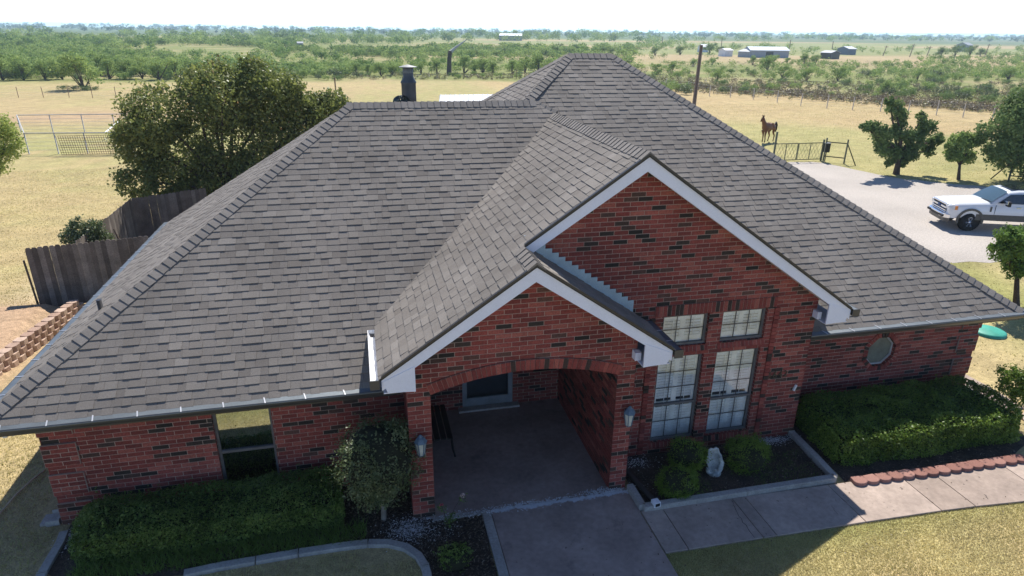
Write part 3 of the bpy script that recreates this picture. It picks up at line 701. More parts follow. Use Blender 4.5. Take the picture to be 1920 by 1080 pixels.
# boxed eave returns
def eave_return(xe, xw, zc_, y0, y1, sgn, name='eave_return'):
    """xe = eave edge x, xw = wall x; triangular cheek closing the eave"""
    mb = MB(); zb = zeg-.27
    zin = zeg+sg*abs(xw-xe)-.20
    mb.prism([(xe+.03*sgn, y0, zeg-.06), (xw, y0, zin), (xw, y0, zb-.0), (xe+.10*sgn, y0, zb+.03)], (0, .028, 0))
    mb.box(min(xe+.04*sgn, xw), max(xe+.04*sgn, xw), y0+.03, y1, zb-.004, zb+.012)
    return mb.build(name, M['white_trim'], house)
eave_return(Xl, XP[0]+.12, zeg, Yp+.012, Ywp-.004, 1)
eave_return(2*Xq-Xl, XP[3]-.02, zeg, Yp+.012, Ywg-.02, -1)
eave_return(2*Xg-Xl, Xgr-.02, zeg, Yg+.012, Ywr, -1)
mb = MB(); mb.box(XP[0]-.30, XP[0]-.004, Ywp, 1.1, zeg-.30, zeg-.06); mb.box(Xgr+.01, Xgr+.42, Yg+.2, 1.2, zeg-.285, zeg-.27)
mb.box(9.74, 9.84, Ywp-.14, Ywp-.004, 2.66, 2.80); mb.box(Xgr-.08, Xgr+.01, Ywg-.14, Ywg-.004, 2.66, 2.80)
mb.build('soffit_box', M['white_trim'], house)
# main gutters with leaf guards
def gutter(a, b, out, name='gutter', guard=True, straps=None, end=None, inside=None, strapx=.60):
    a = np.array(a, float); b = np.array(b, float); out = np.array(out, float); L_ = np.linalg.norm(b-a); d = (b-a)/L_
    prof = [(0.0, 0.0), (0.0, -.115), (.075, -.115), (.105, -.06), (.12, 0.0), (.112, 0.0), (.098, -.058), (.072, -.107), (.008, -.107), (.008, 0.0)]
    mb = MB(); n = len(prof); V = [p+out*x+np.array([0, 0, z]) for p in (a, b) for x, z in prof]
    mb.add(V, [(i, (i+1) % n, (i+1) % n+n, i+n) for i in range(n)])
    for base in (0, n): mb.add([V[base+i] for i in (0, 1, 2, 3, 4)], [(0, 1, 2, 3, 4)])
    g = mb.build(name, M['gutter'], house)
    if guard:
        mb = MB(); V = [p+out*x+np.array([0, 0, z]) for p in (a+d*.005, b-d*.005) for x, z in ((-.03, .012), (.122, -.004), (.130, -.012), (.130, -.026), (.118, -.012))]
        mb.add(V, [(0, 1, 6, 5), (1, 2, 7, 6), (2, 3, 8, 7)]); mb.build('gutter_guard', M['guard'], g)
        x = .33
        while x < L_-.1:
            mb = MB(); mb.bar(a+d*x+out*-.02+np.array([0, 0, .018]), a+d*(x+.035)+out*.128+np.array([0, 0, .001]), .018, .005); mb.build('gutter_strap', M['strap'], g); x += strapx
    return g
fz = ze-.012
gutter((-.02, -.015, fz), (5.94, -.015, fz), (0, -1, 0), strapx=.60)
gutter((-.015, -.02, fz), (-.015, 2*R, fz), (-1, 0, 0), strapx=.60)
gutter((13.82, Yb-.015, fz), (Xb+.02, Yb-.015, fz), (0, -1, 0), strapx=.60)
gutter((Xb+.015, Yb-.02, fz), (Xb+.015, 2*R2, fz), (1, 0, 0))
mb = MB(); mb.box(-.13, 0, -.135, -.0, fz-.115, fz-.006); mb.box(Xb+.0, Xb+.14, Yb-.135, Yb, fz-.115, fz-.006); mb.build('gutter_corner', M['guard'], house)
# fascia + soffit under the low eaves
mb = MB()
mb.box(0.0, 5.95, .0, .02, ze-.20, ze-.02); mb.box(0, .02, .02, 2*R, ze-.20, ze-.02); mb.box(.0, 6.0, .02, Ywl-.004, ze-.20, ze-.18)
mb.build('fascia', M['dark_trim'], house); mb = MB()
mb.box(13.83, Xb, Yb, Yb+.02, ze-.20, ze-.02); mb.box(13.83, Xb, Yb+.02, Ywr-.004, ze-.20, ze-.18); mb.box(Xb-.02, Xb, Yb+.02, 2*R2, ze-.2, ze-.02)
mb.build('fascia', M['dark_trim'], house)
# gable eave gutters
gutter((Xl-.02, Yp, zeg-.02), (Xl-.02, .80, zeg-.02), (-1, 0, 0), guard=False).data.materials[0] = M['white_gutter']
gutter((2*Xq-Xl+.02, Yp, zeg-.02), (2*Xq-Xl+.02, Ywg-.02, zeg-.02), (1, 0, 0), guard=True, strapx=.4)
gutter((2*Xg-Xl+.02, Yg, zeg-.02), (2*Xg-Xl+.02, 1.2, zeg-.02), (1, 0, 0), guard=True, strapx=.5)
for bb in ((Xl-.15, Xl-.01, Yp-.02, Yp-.004, zeg-.16, zeg-.01), (2*Xq-Xl+.0, 2*Xq-Xl+.15, Yp-.02, Yp-.004, zeg-.15, zeg-.005), (2*Xg-Xl, 2*Xg-Xl+.15, Yg-.02, Yg-.004, zeg-.15, zeg-.005)):
    mb = MB(); mb.box(*bb); mb.build('gutter_end_cap', M['gutter'], house)
# stepped flashing where the porch roof meets the gable wall
mb = MB(); x = Xq+.10
k = 0
while x < 2*Xq-Xl-.28:
    zt = zq-sg*(x-Xq)+.03; st = BH/sg
    mb.box(x, x+st+.002, Ywg-.030-.0004*(k % 2), Ywg-.014, zt-.12, zt+.125); x += st; k += 1
mb.build('step_flashing', M['flash'], house)
# downspouts
def downspout(pts, name='downspout', m=None, w_=.07):
    mb = MB()
    for a, b in zip(pts[:-1], pts[1:]): mb.bar(a, b, w_, w_*.75)
    return mb.build(name, m or M['dark_trim'], house)
downspout([(10.02, .15, 2.75), (9.90, .16, 2.4), (9.90, .16, .15), (10.0, -.25, .10), (10.13, -1.22, .14)])
downspout([(.40, 1.0, 2.1), (.40, 1.0, .15)])
mb = MB(); mb.bar((10.12, -1.20, .15), (10.135, -1.32, .15), .12, .09); mb.bar((10.125, -1.24, .15), (10.1365, -1.326, .15), .085, .06, mi=1)
mb.build('downspout_end', [M['white_plastic'], M['black_plastic']], house)

# wall lanterns
def lantern(x, z):
    y = Ywp-.03; c = np.array([x, y-.09, z])
    mb = MB(); mb.box(x-.045, x+.045, y-.012, y+.028, z-.06, z+.10)
    mb.bar((x, y, z+.06), (x, y-.09, z+.14), .025, .025)
    mb.lathe([(.012, .235), (.03, .215), (.035, .19), (.065, .17), (.10, .115), (.105, .10), (.0, .10)], c, 6, smooth=False)
    mb.lathe([(.0, -.155), (.05, -.145), (.058, -.13), (0, -.125)], c, 6, smooth=False)
    for i in range(6):
        a = i*math.pi/3; mb.bar(c+np.array([.088*math.cos(a), .088*math.sin(a), .105]), c+np.array([.056*math.cos(a), .056*math.sin(a), -.135]), .012, .012)
    o = mb.build('wall_lantern', mat('verdigris_lantern_metal', (0.10,0.15,0.20), rough=.5, bump=None) if 'lan' not in M else M['lan'], house)
    M['lan'] = o.data.materials[0]
    g = MB(); g.lathe([(.082, .10), (.052, -.13)], c, 6, smooth=False); g.build('lantern_glass', M['lan_glass'], o)
M['lan_glass'] = mat('seeded_lantern_glass', (0.50,0.52,0.45), rough=.25, spec=.6, bump=None)
lantern(6.245, 1.50); lantern(9.735, 1.57)
# house number
for k, ch in enumerate('6642'):
    cu = bpy.data.curves.new('house_numeral', 'FONT'); cu.body = ch; cu.size = .19; cu.extrude = .006
    ot = bpy.data.objects.new('numeral_curve', cu); me_ = bpy.data.meshes.new_from_object(ot); bpy.data.objects.remove(ot)
    me_.materials.clear(); me_.materials.append(M['number']); o = bpy.data.objects.new('house_numeral', me_); C.objects.link(o); o.parent = house; LOC[o.name] = np.zeros(3)
    o.location = (12.98+k*.115, Ywg-.012, 1.42); o.rotation_euler = (math.pi/2, 0, 0)
mb = MB(); mb.bar((13.62, Ywg-.02, 1.08), (13.66, Ywg-.02, 1.2), .04, .03); mb.build('wall_thermometer', M['white_plastic'], house)

# flue, turbine, vent pipe
c = PY(765, 188, 6.7); zb = 5.2
mb = MB(); mb.lathe([(.17, zb-6), (.17, .42), (.185, .44), (.185, .46), (.12, .56), (.12, .66)], (6.88, 6.7, 6.0), 20)
fl = mb.build('chimney_flue', mat('grey_flue_metal', (0.075,0.085,0.095), rough=.5, metal=.2, bump=None), house)
mb = MB(); mb.lathe([(.125, .66), (.125, .80), (.0, .80)], (6.88, 6.7, 6.0), 20); mb.build('spark_screen', mat('mesh_screen', (0.16,0.17,0.16), rough=.6, metal=.3, n2=(90, .5)), fl)
mb = MB(); mb.lathe([(.0, .845), (.20, .80), (.215, .79), (.0, .80)], (6.88, 6.7, 6.0), 20); mb.build('flue_cap', M['galv'], fl)
tb = MB(); tc_ = np.array([6.66, 6.15, 6.03])
tb.lathe([(.13, -.4), (.13, -.12)], tc_, 16)
for i in range(20):
    a0 = i*math.pi/10
    ring_ = [(a0+.10*j, -.12+.032*j) for j in range(9)]
    V = []
    for j in range(9):
        ph = -math.pi/2.6+j*(math.pi/1.3)/8; r_ = .19*math.cos(ph)+.01; z_ = .15*math.sin(ph)+.03; a = a0+.35*math.sin(ph)
        V.append(tc_+np.array([r_*math.cos(a), r_*math.sin(a), z_])); V.append(tc_+np.array([(r_-.03)*math.cos(a+.22), (r_-.03)*math.sin(a+.22), z_]))
    tb.add(V, [(2*j, 2*j+1, 2*j+3, 2*j+2) for j in range(8)], smooth=True)
tb.lathe([(.07, .165), (.0, .18)], tc_, 16)
tb.build('turbine_vent', M['black_metal'] if 'black_metal' in M else mat('turbine_metal', (0.05,0.07,0.075), rough=.3, metal=.6, bump=None), house)
mb = MB(); mb.tube([(.93, 2.62, 2.80), (.93, 2.62, 3.08)], .045, 12); mb.build('vent_pipe', M['dark_trim'], house)
mb = MB(); mb.bar((-.05, .35, 2.0), (.12, .30, 1.95), .05, .04); mb.lathe([(.0, .0), (.035, .01), (.055, .09), (0, .09)], (.2, .22, 1.90), 10); mb.lathe([(.0, .0), (.035, .01), (.055, .09), (0, .09)], (.30, .25, 1.90), 10)
mb.build('floodlight', M['white_plastic'], house)

# flush the pieces: the 300 that show largest are objects, the rest one mesh for each wall / slope
PIECES.sort(key=lambda p: -p[5]); cnt = {}; rest = {}
for kind, holder, V, Fc, rnd_, sc in PIECES:
    cnt[kind] = cnt.get(kind, 0)+1
    m_ = M['shingle'] if kind == 'shingle' else M['brick']
    if cnt[kind] <= (300 if kind != 'arch_brick' else 60):
        mb = MB(); mb.add(V, Fc, rnd=rnd_); mb.build(kind, m_, holder)
    else:
        rest.setdefault((kind, holder.name), (MB(), holder, m_))[0].add(V, Fc, rnd=rnd_)
for (kind, _), (mb, holder, m_) in rest.items():
    mb.build({'shingle': 'shingles', 'brick': 'brickwork'}[kind], m_, holder, kind='stuff')
print('pieces', len(PIECES), cnt)

# ------------------------------------------------------------------ paving
def slab_mat():
    m = mat('porch_concrete', [(0, (0.27,0.205,0.175)), (1, (0.35,0.275,0.235))], rough=.85, n1=(1.3, .18), n2=(12, .12), bump=(80, .3, .004))
    t = m.node_tree; N = t.nodes; L = t.links; b = N['Principled BSDF']; src = b.inputs['Base Color'].links[0].from_socket
    tc = N.new('ShaderNodeTexCoord'); sp = N.new('ShaderNodeSeparateXYZ'); L.new(tc.outputs['Object'], sp.inputs[0])
    nz = N.new('ShaderNodeTexNoise'); nz.inputs['Scale'].default_value = 7; nz.inputs['Detail'].default_value = 6; nz.inputs['Roughness'].default_value = .75; L.new(tc.outputs['Object'], nz.inputs['Vector'])
    # lime bloom along the front edge of the porch: |y+0.72| small
    a = N.new('ShaderNodeMath'); a.operation = 'ADD'; a.inputs[1].default_value = .73; L.new(sp.outputs['Y'], a.inputs[0])
    ab = N.new('ShaderNodeMath'); ab.operation = 'ABSOLUTE'; L.new(a.outputs[0], ab.inputs[0])
    mu = N.new('ShaderNodeMath'); mu.operation = 'MULTIPLY_ADD'; mu.inputs[1].default_value = -3.2; mu.inputs[2].default_value = .16; L.new(ab.outputs[0], mu.inputs[0])
    ad = N.new('ShaderNodeMath'); ad.operation = 'ADD'; L.new(mu.outputs[0], ad.inputs[0]); L.new(nz.outputs[0], ad.inputs[1])
    mr = N.new('ShaderNodeMapRange'); mr.inputs[1].default_value = .46; mr.inputs[2].default_value = .56; L.new(ad.outputs[0], mr.inputs[0])
    mx = N.new('ShaderNodeMix'); mx.data_type = 'RGBA'; L.new(mr.outputs[0], mx.inputs[0]); L.new(src, mx.inputs[6]); mx.inputs[7].default_value = (.60, .62, .64, 1)
    # dark mildew blotches
    nz2 = N.new('ShaderNodeTexNoise'); nz2.inputs['Scale'].default_value = 1.7; nz2.inputs['Detail'].default_value = 7; nz2.inputs['Roughness'].default_value = .7; L.new(tc.outputs['Object'], nz2.inputs['Vector'])
    mr2 = N.new('ShaderNodeMapRange'); mr2.inputs[1].default_value = .57; mr2.inputs[2].default_value = .68; mr2.inputs[4].default_value = .5; L.new(nz2.outputs[0], mr2.inputs[0])
    mx2 = N.new('ShaderNodeMix'); mx2.data_type = 'RGBA'; L.new(mr2.outputs[0], mx2.inputs[0]); L.new(mx.outputs[2], mx2.inputs[6]); mx2.inputs[7].default_value = (.12, .10, .095, 1)
    L.new(mx2.outputs[2], b.inputs['Base Color']); return m
M['porch'] = slab_mat()
sheet('porch_floor', [(XP[0]+.1, Ywp-.04), (XP[3]-.02, Ywp-.04), (XP[3]-.02, 2.6), (XP[0]+.1, 2.6)], .03, M['porch'], thick=.1)
walk = bpy.data.objects.new('front_walk', None); C.objects.link(walk); walk['kind'] = 'structure'; LOC[walk.name] = np.zeros(3)
def slab(poly, z=.035, m=None, rnd=None, name='paving_slab'):
    mb = MB(); mb.prism([(x, y, z-.09) for x, y in poly], (0, 0, .09), rnd=random.random() if rnd is None else rnd); return mb.build(name, m or M['concrete'], walk, bevel=.008)
slab([(7.37, Ywp-.05), (9.845, Ywp-.05), (9.845, -2.25), (9.845, -3.2), (7.37, -3.2)], .028, M['porch'])
slab([(7.37, -3.21), (9.845, -3.21), (9.845, -6.5), (7.37, -6.5)], .028, M['porch'])
slab([(7.21, Ywp-.07), (7.36, Ywp-.07), (7.36, -6.5), (7.21, -6.5)], .045, M['curb'])
slab([(XP[1]-.05, Ywp-.14), (7.20, Ywp-.14), (7.20, Ywp-.045), (XP[1]-.05, Ywp-.045)], .045, M['curb'])
lo = lambda x: -2.24-.02*(x-9.85)-max(0, x-14)**2*.012
up = lambda x: -1.33-.02*(x-13)
xs = [9.857, 10.25, 11.555, 11.80, 13.45, 14.93, 15.60, 17.1, 18.4]
for a, b in zip(xs[:-1], xs[1:]):
    ua = min(up(a), -1.30) if a > 9.9 else -1.30
    slab([(a+.006, lo(a)), (b-.006, lo(b)), (b-.006, up(b)), (a+.006, up(a))])
slab([(18.41, lo(18.4)), (19.6, -2.4), (20.3, -1.8), (20.4, -.5), (19.45, .0), (19.0, -.25), (18.85, -1.3), (18.41, up(18.4))])
slab([(18.80, .95), (19.05, .05), (19.44, .02), (19.50, .8), (19.46, 1.7), (19.46, 6), (18.75, 6)])
slab([(9.857, -1.29), (9.857, -.70), (9.83, -.70), (9.83, -1.29)], .028)

M['crack'] = mat('crack_dark_line', (0.05,0.04,0.035), rough=1, bump=None)  # thin dark strips drawn as cracks in the slabs
def crack(pts, w_=.012):
    mb = MB(); Lp = [np.array(P(*p, .0362)) for p in pts]; d_ = []
    for a, b in zip(Lp[:-1], Lp[1:]):
        n = 7
        for k in range(n): q = a+(b-a)*k/n; d_.append(q+np.array([random.uniform(-.018, .018), random.uniform(-.008, .008), 0]))
    d_.append(Lp[-1]); V = []
    for k, q in enumerate(d_):
        ww = w_*random.uniform(.4, 1.1); V += [(q[0]-ww/2, q[1], .0362), (q[0]+ww/2, q[1], .0362)]
    mb.add(V, [(2*k, 2*k+1, 2*k+3, 2*k+2) for k in range(len(d_)-1)]); mb.build('crack', M['crack'], walk)
crack([(1372, 938), (1385, 968), (1415, 1008)]); crack([(1846, 927), (1853, 936)], .02); crack([(1688, 914), (1692, 918)], .02); crack([(1560, 948), (1571, 964)], .008)
# beds ---------------------------------------------------------------
def blob_sheet(name, poly, z, m):
    d_ = []
    for i in range(len(poly)):
        a = np.array(poly[i]); b = np.array(poly[(i+1) % len(poly)]); n = max(1, int(np.linalg.norm(b-a)/.25))
        for k in range(n):
            q = a+(b-a)*k/n; d_.append((q[0]+random.uniform(-.02, .02), q[1]+random.uniform(-.02, .02)))
    return sheet(name, d_, z, m)
curbL = [(0.57,.25),(.60,.0),(.59,-.65),(.62,-1.4),(.75,-2.2)]
curb2 = [tuple(P(*q)[:2]) for q in [(345,1080),(410,1066),(480,1054),(560,1040),(640,1028),(690,1022),(730,1022),(762,1030),(785,1046),(797,1066)]]+[(6.17,-1.9),(6.15,-2.2),(6.0,-2.6)]
blob_sheet('flower_bed', [(.6, .44), (.6, -.6), (1.2, -1.05)]+[(x, y+.02) for x, y in curb2[:7]]+[(5.95,-1.25),(6.15,-1.7),(6.15,-2.6),(7.2,-2.6),(7.2,-.78),(6.4,-.78),(6.4,.44)], .012, M['soil'])
blob_sheet('flower_bed', [(9.95, -.64), (9.95, -1.2), (13.6, -1.2), (13.72, .2), (9.95, .2)], .03, M['soil'])
blob_sheet('flower_bed', [(13.85, .8), (13.85, -1.32), (17.6, -1.32), (18.4, -1.0), (18.75, .2), (18.6, .9)], .014, M['soil'])
def curb(pts, w_, h, label, seg=1.2, z0=-.03):
    root = thing('concrete_edging', label, 'garden edging', (pts[0][0], pts[0][1], 0))
    pts = [np.array(p, float) for p in pts]; acc = [[pts[0]]]; run = 0
    for a, b in zip(pts[:-1], pts[1:]):
        L_ = np.linalg.norm(b-a)
        if run+L_ > seg and run > .3: acc.append([a]); run = 0
        n = max(1, int(L_/.15))
        for k in range(1, n+1):
            acc[-1].append(a+(b-a)*k/n); run += L_/n
            if run > seg: acc.append([acc[-1][-1]]); run = 0
    for sgm in acc:
        if len(sgm) < 2: continue
        mb = MB(); Lf, Rt = [], []
        for i, p in enumerate(sgm):
            d = sgm[min(i+1, len(sgm)-1)]-sgm[max(i-1, 0)]; d = d/np.linalg.norm(d); nn = np.array([-d[1], d[0]])
            e = .006 if i == 0 else (-.006 if i == len(sgm)-1 else 0); q = p+d*e
            Lf.append(q+nn*w_/2); Rt.append(q-nn*w_/2)
        n = len(Lf); rn = random.random()
        V = [(*p, z0) for p in Lf]+[(*p, h) for p in Lf]+[(*p, h) for p in Rt]+[(*p, z0) for p in Rt]
        Fc = [(j*n+i, j*n+i+1, (j+1)*n+i+1, (j+1)*n+i) for j in range(3) for i in range(n-1)]+[(0, n, 2*n, 3*n), (n-1, 2*n-1, 3*n-1, 4*n-1)]
        mb.add(V, Fc, rnd=rn); mb.build('edging_segment', M['curb'], root, bevel=.008)
    return root
curb(curbL, .13, .06, 'straight concrete edging at the left corner of the house')
curb(curb2, .13, .07, 'curved concrete edging between the hedge bed and lawn')
cb = curb([(9.905, -.66), (9.905, -1.245), (13.66, -1.245), (13.72, -.6), (13.76, .2)], .12, .13, 'raised concrete border round the bed with the statue', seg=1.9)

# scalloped edgers
eg_root = None
for k in range(15):
    t = k/13; e0 = P(1613, 905, .05); e1 = P(1893, 866, .05); q = e0+(e1-e0)*t+np.array([0, random.uniform(-.012, .012), 0]); ang = random.uniform(-.06, .06)
    pts = []
    for a in np.linspace(math.pi, 2*math.pi, 9): pts.append((.135*math.cos(a), .075*math.sin(a)*1.2))
    pts += [(.115, .13), (-.115, .13)]
    pts = [(x*math.cos(ang)-y*math.sin(ang), x*math.sin(ang)+y*math.cos(ang)) for x, y in pts]
    mb = MB(); mb.prism([(q[0]+x, q[1]+y, .0) for x, y in pts], (0, 0, .10), rnd=random.random())
    o = mb.build('edger_block', M['edger'], loc=(q[0], q[1], 0), bevel=.012)
    lb = '%s red scalloped edger block from the left in the row along the walk' % ['first','second','third','fourth','fifth','sixth','seventh','eighth','ninth','tenth','eleventh','twelfth','thirteenth','fourteenth','fifteenth'][k]
    if k == 0: lb = 'red scalloped edger block at the left end of the row by the walk'
    elif k == 14: lb = 'red scalloped edger block at the right end of the row, under the small tree'
    tag(o, lb, 'edging block', 'red edger blocks along the walk')

# ------------------------------------------------------------------ foliage
def rand_dirs(n):
    v = rng.normal(size=(n, 3)); return v/np.linalg.norm(v, axis=1)[:, None]
def leaf_quads(Pc, Nrm, size, aspect=.6):
    n = len(Pc); a = np.cross(Nrm, rand_dirs(n)); a /= np.linalg.norm(a, axis=1)[:, None]+1e-9; b = np.cross(Nrm, a); size = np.broadcast_to(size, (n,))[:, None]
    V = np.stack([Pc-a*size*.5, Pc-b*size*.5*aspect+Nrm*size*.06, Pc+a*size*.5, Pc+b*size*.5*aspect+Nrm*size*.06], 1).reshape(-1, 3)
    return V, np.arange(n*4).reshape(-1, 4)
def clump_leaves(clumps, n, size, tone=.5, tvar=.25, shell=.45, up=.35):
    """clumps: list of (center, (rx,ry,rz) or r). Returns V,F,rnd"""
    cs = np.array([c for c, _ in clumps], float); rs = np.array([[r]*3 if not hasattr(r, '__len__') else r for _, r in clumps], float)
    wts = (rs[:, 0]*rs[:, 1]*rs[:, 2])**(2/3); wts /= wts.sum(); which = rng.choice(len(cs), n, p=wts)
    d = rand_dirs(n); rad = rng.uniform(shell, 1.0, n)**.6
    lump = 1+.16*np.sin(d[:, 0]*7+which*3)*np.sin(d[:, 1]*6+which)*1.0+rng.normal(0, .05, n)
    K = 16; sd = rand_dirs(len(cs)*K).reshape(len(cs), K, 3); ks = rng.integers(0, K, n); sdir = sd[which, ks]
    sub = rng.normal(0, 1, (n, 3))*.17+sdir*(.70+.18*np.sin(ks*2.4))[:, None]
    mixm = rng.uniform(0, 1, n) < .72
    Pc = cs[which]+np.where(mixm[:, None], sub*rs[which], d*rs[which]*(rad*lump)[:, None])
    Nr = d*.8+rand_dirs(n)*.8+np.array([0, 0, up]); Nr /= np.linalg.norm(Nr, axis=1)[:, None]
    ct = rng.normal(0, .08, len(cs))[which]+rng.normal(0, .09, (len(cs), 16))[which, ks]
    rnd = np.clip(tone+ct+rng.normal(0, tvar*.5, n), 0, 1)
    V, Fq = leaf_quads(Pc, Nr, size*rng.uniform(.65, 1.35, n)); return V, Fq, rnd
def cat_mesh(parts):
    Vs, Fs, Rs = [], [], []; o = 0
    for V, Fq, r_ in parts: Vs.append(V); Fs.append(Fq+o); Rs.append(r_); o += len(V)
    return np.concatenate(Vs), np.concatenate(Fs), np.concatenate(Rs)

def px_clumps(lst, y, jit=.3):
    out = []
    for (u, v, r) in lst:
        c = PY(u, v, y); dist = (c-CAM)@_f; rr = r*dist/F_PX; out.append((c+np.array([0, random.uniform(-jit, jit)*rr, 0]), (rr, rr*1.05, rr*.95)))
    return out
def trunk_branches(base, clumps, r0, mat_, root, fork=.35, split=False, n=8, lean=(0, 0)):
    base = np.array(base, float); cen = np.mean([c for c, _ in clumps], 0); top = base+(cen-base)*fork; top[2] = base[2]+(cen[2]-base[2])*fork
    mb = MB()
    if not split: mb.tube([base-np.array([0, 0, .1]), base+np.array([0, 0, .02]), base+(top-base)*.5+np.array([lean[0], lean[1], 0]), top], [r0*1.5, r0*1.15, r0*.9, r0*.75], n)
    for i, (c, r_) in enumerate(clumps):
        st = top if not split else base+np.array([random.uniform(-.08, .08), random.uniform(-.08, .08), 0])
        mid = st+(c-st)*.5+np.array([random.uniform(-.12, .12), random.uniform(-.12, .12), .10])*np.linalg.norm(c-st)*.5
        mb.tube([st, mid, c], [r0*(.55 if not split else .8), r0*.35, r0*.12], 6)
    return mb.build('trunk', mat_, root)
def tree(name, label, cat, base, clumps, nleaf, lsize, leafm, r0, tone=.5, split=False, fork=.35, shell=.35, up=.35, bark=None, group=None):
    root = thing(name, label, cat, tuple(base), group)
    trunk_branches(base, clumps, r0, bark or M['bark'], root, fork, split)
    V, Fq, r_ = clump_leaves(clumps, nleaf, lsize, tone, shell=shell, up=up)
    np_mesh('crown', V, Fq, r_, leafm, root); return root

def hedge(label, x0, x1, y0, y1, h, n, leafm, size, wav=.07, tone=.5):
    root = thing('hedge', label, 'hedge', ((x0+x1)/2, (y0+y1)/2, 0))
    # soft box: points on top, front, ends
    L_, W_ = x1-x0, y1-y0; A = np.array([L_*W_*1.4, L_*h*1.2, L_*h*.5, W_*h, W_*h]); A /= A.sum(); f = rng.choice(5, n, p=A)
    u = rng.uniform(0, 1, n); v = rng.uniform(0, 1, n); Pc = np.zeros((n, 3)); Nr = np.zeros((n, 3))
    Pc[:, 0] = x0+u*L_; Pc[:, 1] = y0+v*W_; Pc[:, 2] = h; Nr[:, 2] = 1
    for k, (ax, val, nn) in {1: (1, y0, (0, -1, .3)), 2: (1, y1, (0, 1, .3)), 3: (0, x0, (-1, 0, .3)), 4: (0, x1, (1, 0, .3))}.items():
        m_ = f == k; Pc[m_, ax] = val; Pc[m_, 2] = .03+v[m_]*(h-.03); Nr[m_] = nn
        if ax == 0: Pc[m_, 1] = y0+u[m_]*W_
    # round the edges
    cx, cy = (x0+x1)/2, (y0+y1)/2; ex = np.abs(Pc[:, 0]-cx)/(L_/2); ey = np.abs(Pc[:, 1]-cy)/(W_/2); rr = np.clip(ex-(1-.5/L_), 0, 1)*L_*.9
    Pc[:, 1] = cy+(Pc[:, 1]-cy)*(1-.35*rr); Pc[:, 2] *= 1-.10*ey**4-.25*rr
    nz = fbm(Pc[:, 0]+3, Pc[:, 1]*1.5+Pc[:, 2], .45, 41)-.5; nz2 = fbm(Pc[:, 0], Pc[:, 1]+Pc[:, 2]*2, 1.6, 43)-.5
    Pc += Nr*((nz*wav*2.6+nz2*wav*2.4)+rng.uniform(-.09, .02, n))[:, None]; Pc[:, 2] = np.maximum(Pc[:, 2], .02)
    N2 = Nr*.6+rand_dirs(n)*.9+np.array([0, -.1, .4]); N2 /= np.linalg.norm(N2, axis=1)[:, None]
    V, Fq = leaf_quads(Pc, N2, size*rng.uniform(.6, 1.4, n)); r_ = np.clip(tone+nz*.9+rng.normal(0, .26, n), 0, 1)
    ns = int(L_*60); c_ = np.column_stack([rng.uniform(x0+.1, x1-.1, ns), rng.uniform(y0+.05, y1-.05, ns), np.full(ns, h*.93)]); fr_ = rng.uniform(0, 1, ns) < .35; c_[fr_, 1] = y0+.02; c_[fr_, 2] = rng.uniform(.2, h*.95, fr_.sum())
    dr_ = rand_dirs(ns)*.5+np.where(fr_[:, None], [0, -.8, .4], [0, 0, 1.0]); t_ = np.tile(np.linspace(0, 1, 9), ns); ci = np.repeat(np.arange(ns), 9); ln_ = rng.uniform(.05, .17, ns)
    Pc2 = c_[ci]+dr_[ci]*(t_*ln_[ci])[:, None]+rng.normal(0, .012, (ns*9, 3)); N3 = rand_dirs(ns*9)+[0, 0, .5]; N3 /= np.linalg.norm(N3, axis=1)[:, None]
    V2, F2 = leaf_quads(Pc2, N3, size*rng.uniform(.6, 1.3, ns*9)); V, Fq, r_ = cat_mesh([(V, Fq, r_), (V2, F2, np.clip(tone+.2+rng.normal(0, .2, ns*9), 0, 1))])
    np_mesh('foliage', V, Fq, r_, leafm, root)
    mb = MB(); mb.box(x0+.16, x1-.16, y0+.14, y1-.14, 0, h-.16); mb.build('shade_core', M['leaf_core'], root); return root
M['leaf_core'] = mat('shaded_twigs', (0.018,0.020,0.010), rough=.95, n1=(8, .4), bump=None)  # near-black solid core: shade inside the foliage is put into its colour
hedge('long low clipped hedge under the dark window, left of the round shrub', .98, 4.95, -.66, .36, .60, 34000, M['leaf_hedge'], .036)
hedge('broad leafy hedge under the octagon window at the right', 14.05, 18.25, -.95, .62, .70, 44000, M['leaf_box'], .042, wav=.10, tone=.45)

def ball_shrub(name, label, c, r, n, leafm, size, tone=.5, trunk=None):
    root = thing(name, label, 'shrub', (c[0], c[1], 0)); c = np.array(c, float); r = np.array(r, float); cl = [(c, r*.92)]
    for i in range(16):
        d = rand_dirs(1)[0]; cl.append((c+d*r*.62, r*random.uniform(.34, .46)))
    V, Fq, rr = clump_leaves(cl, n, size, tone+.12, shell=.6); m_ = V.reshape(-1, 4, 3)[:, 0, 2] > .01
    np_mesh('foliage', V, Fq[m_], rr[m_], leafm, root)
    mb = MB(); mb.lathe([(r[0]*.0, -r[2]*.7), (r[0]*.6, -r[2]*.45), (r[0]*.72, 0), (r[0]*.55, r[2]*.5), (0, r[2]*.7)], c, 10); mb.build('shade_core', M['leaf_core'], root)
    if trunk:
        mb = MB(); mb.tube([(trunk[0], trunk[1], -.05), (trunk[0]+.01, trunk[1], .25), (c[0], c[1], c[2]-r[2]*.4)], [.05, .042, .04], 8); mb.build('trunk', M['curb_bark'], root)
    return root
M['curb_bark'] = mat('pale_bark', (0.22,0.19,0.15), rough=.9, n1=(8, .3))
ball_shrub('round_shrub', 'tall rounded shrub on a short trunk left of the porch pier', (5.56, -.66, 1.30), (.76, .74, .78), 17000, M['leaf_shrub'], .040, .5, trunk=(5.59, -.53))
ball_shrub('small_shrub', 'rounded boxwood at the left under the tall window, behind the lower one', PY(1287, 850, -.35), (.43, .40, .30), 8000, M['leaf_box'], .032)
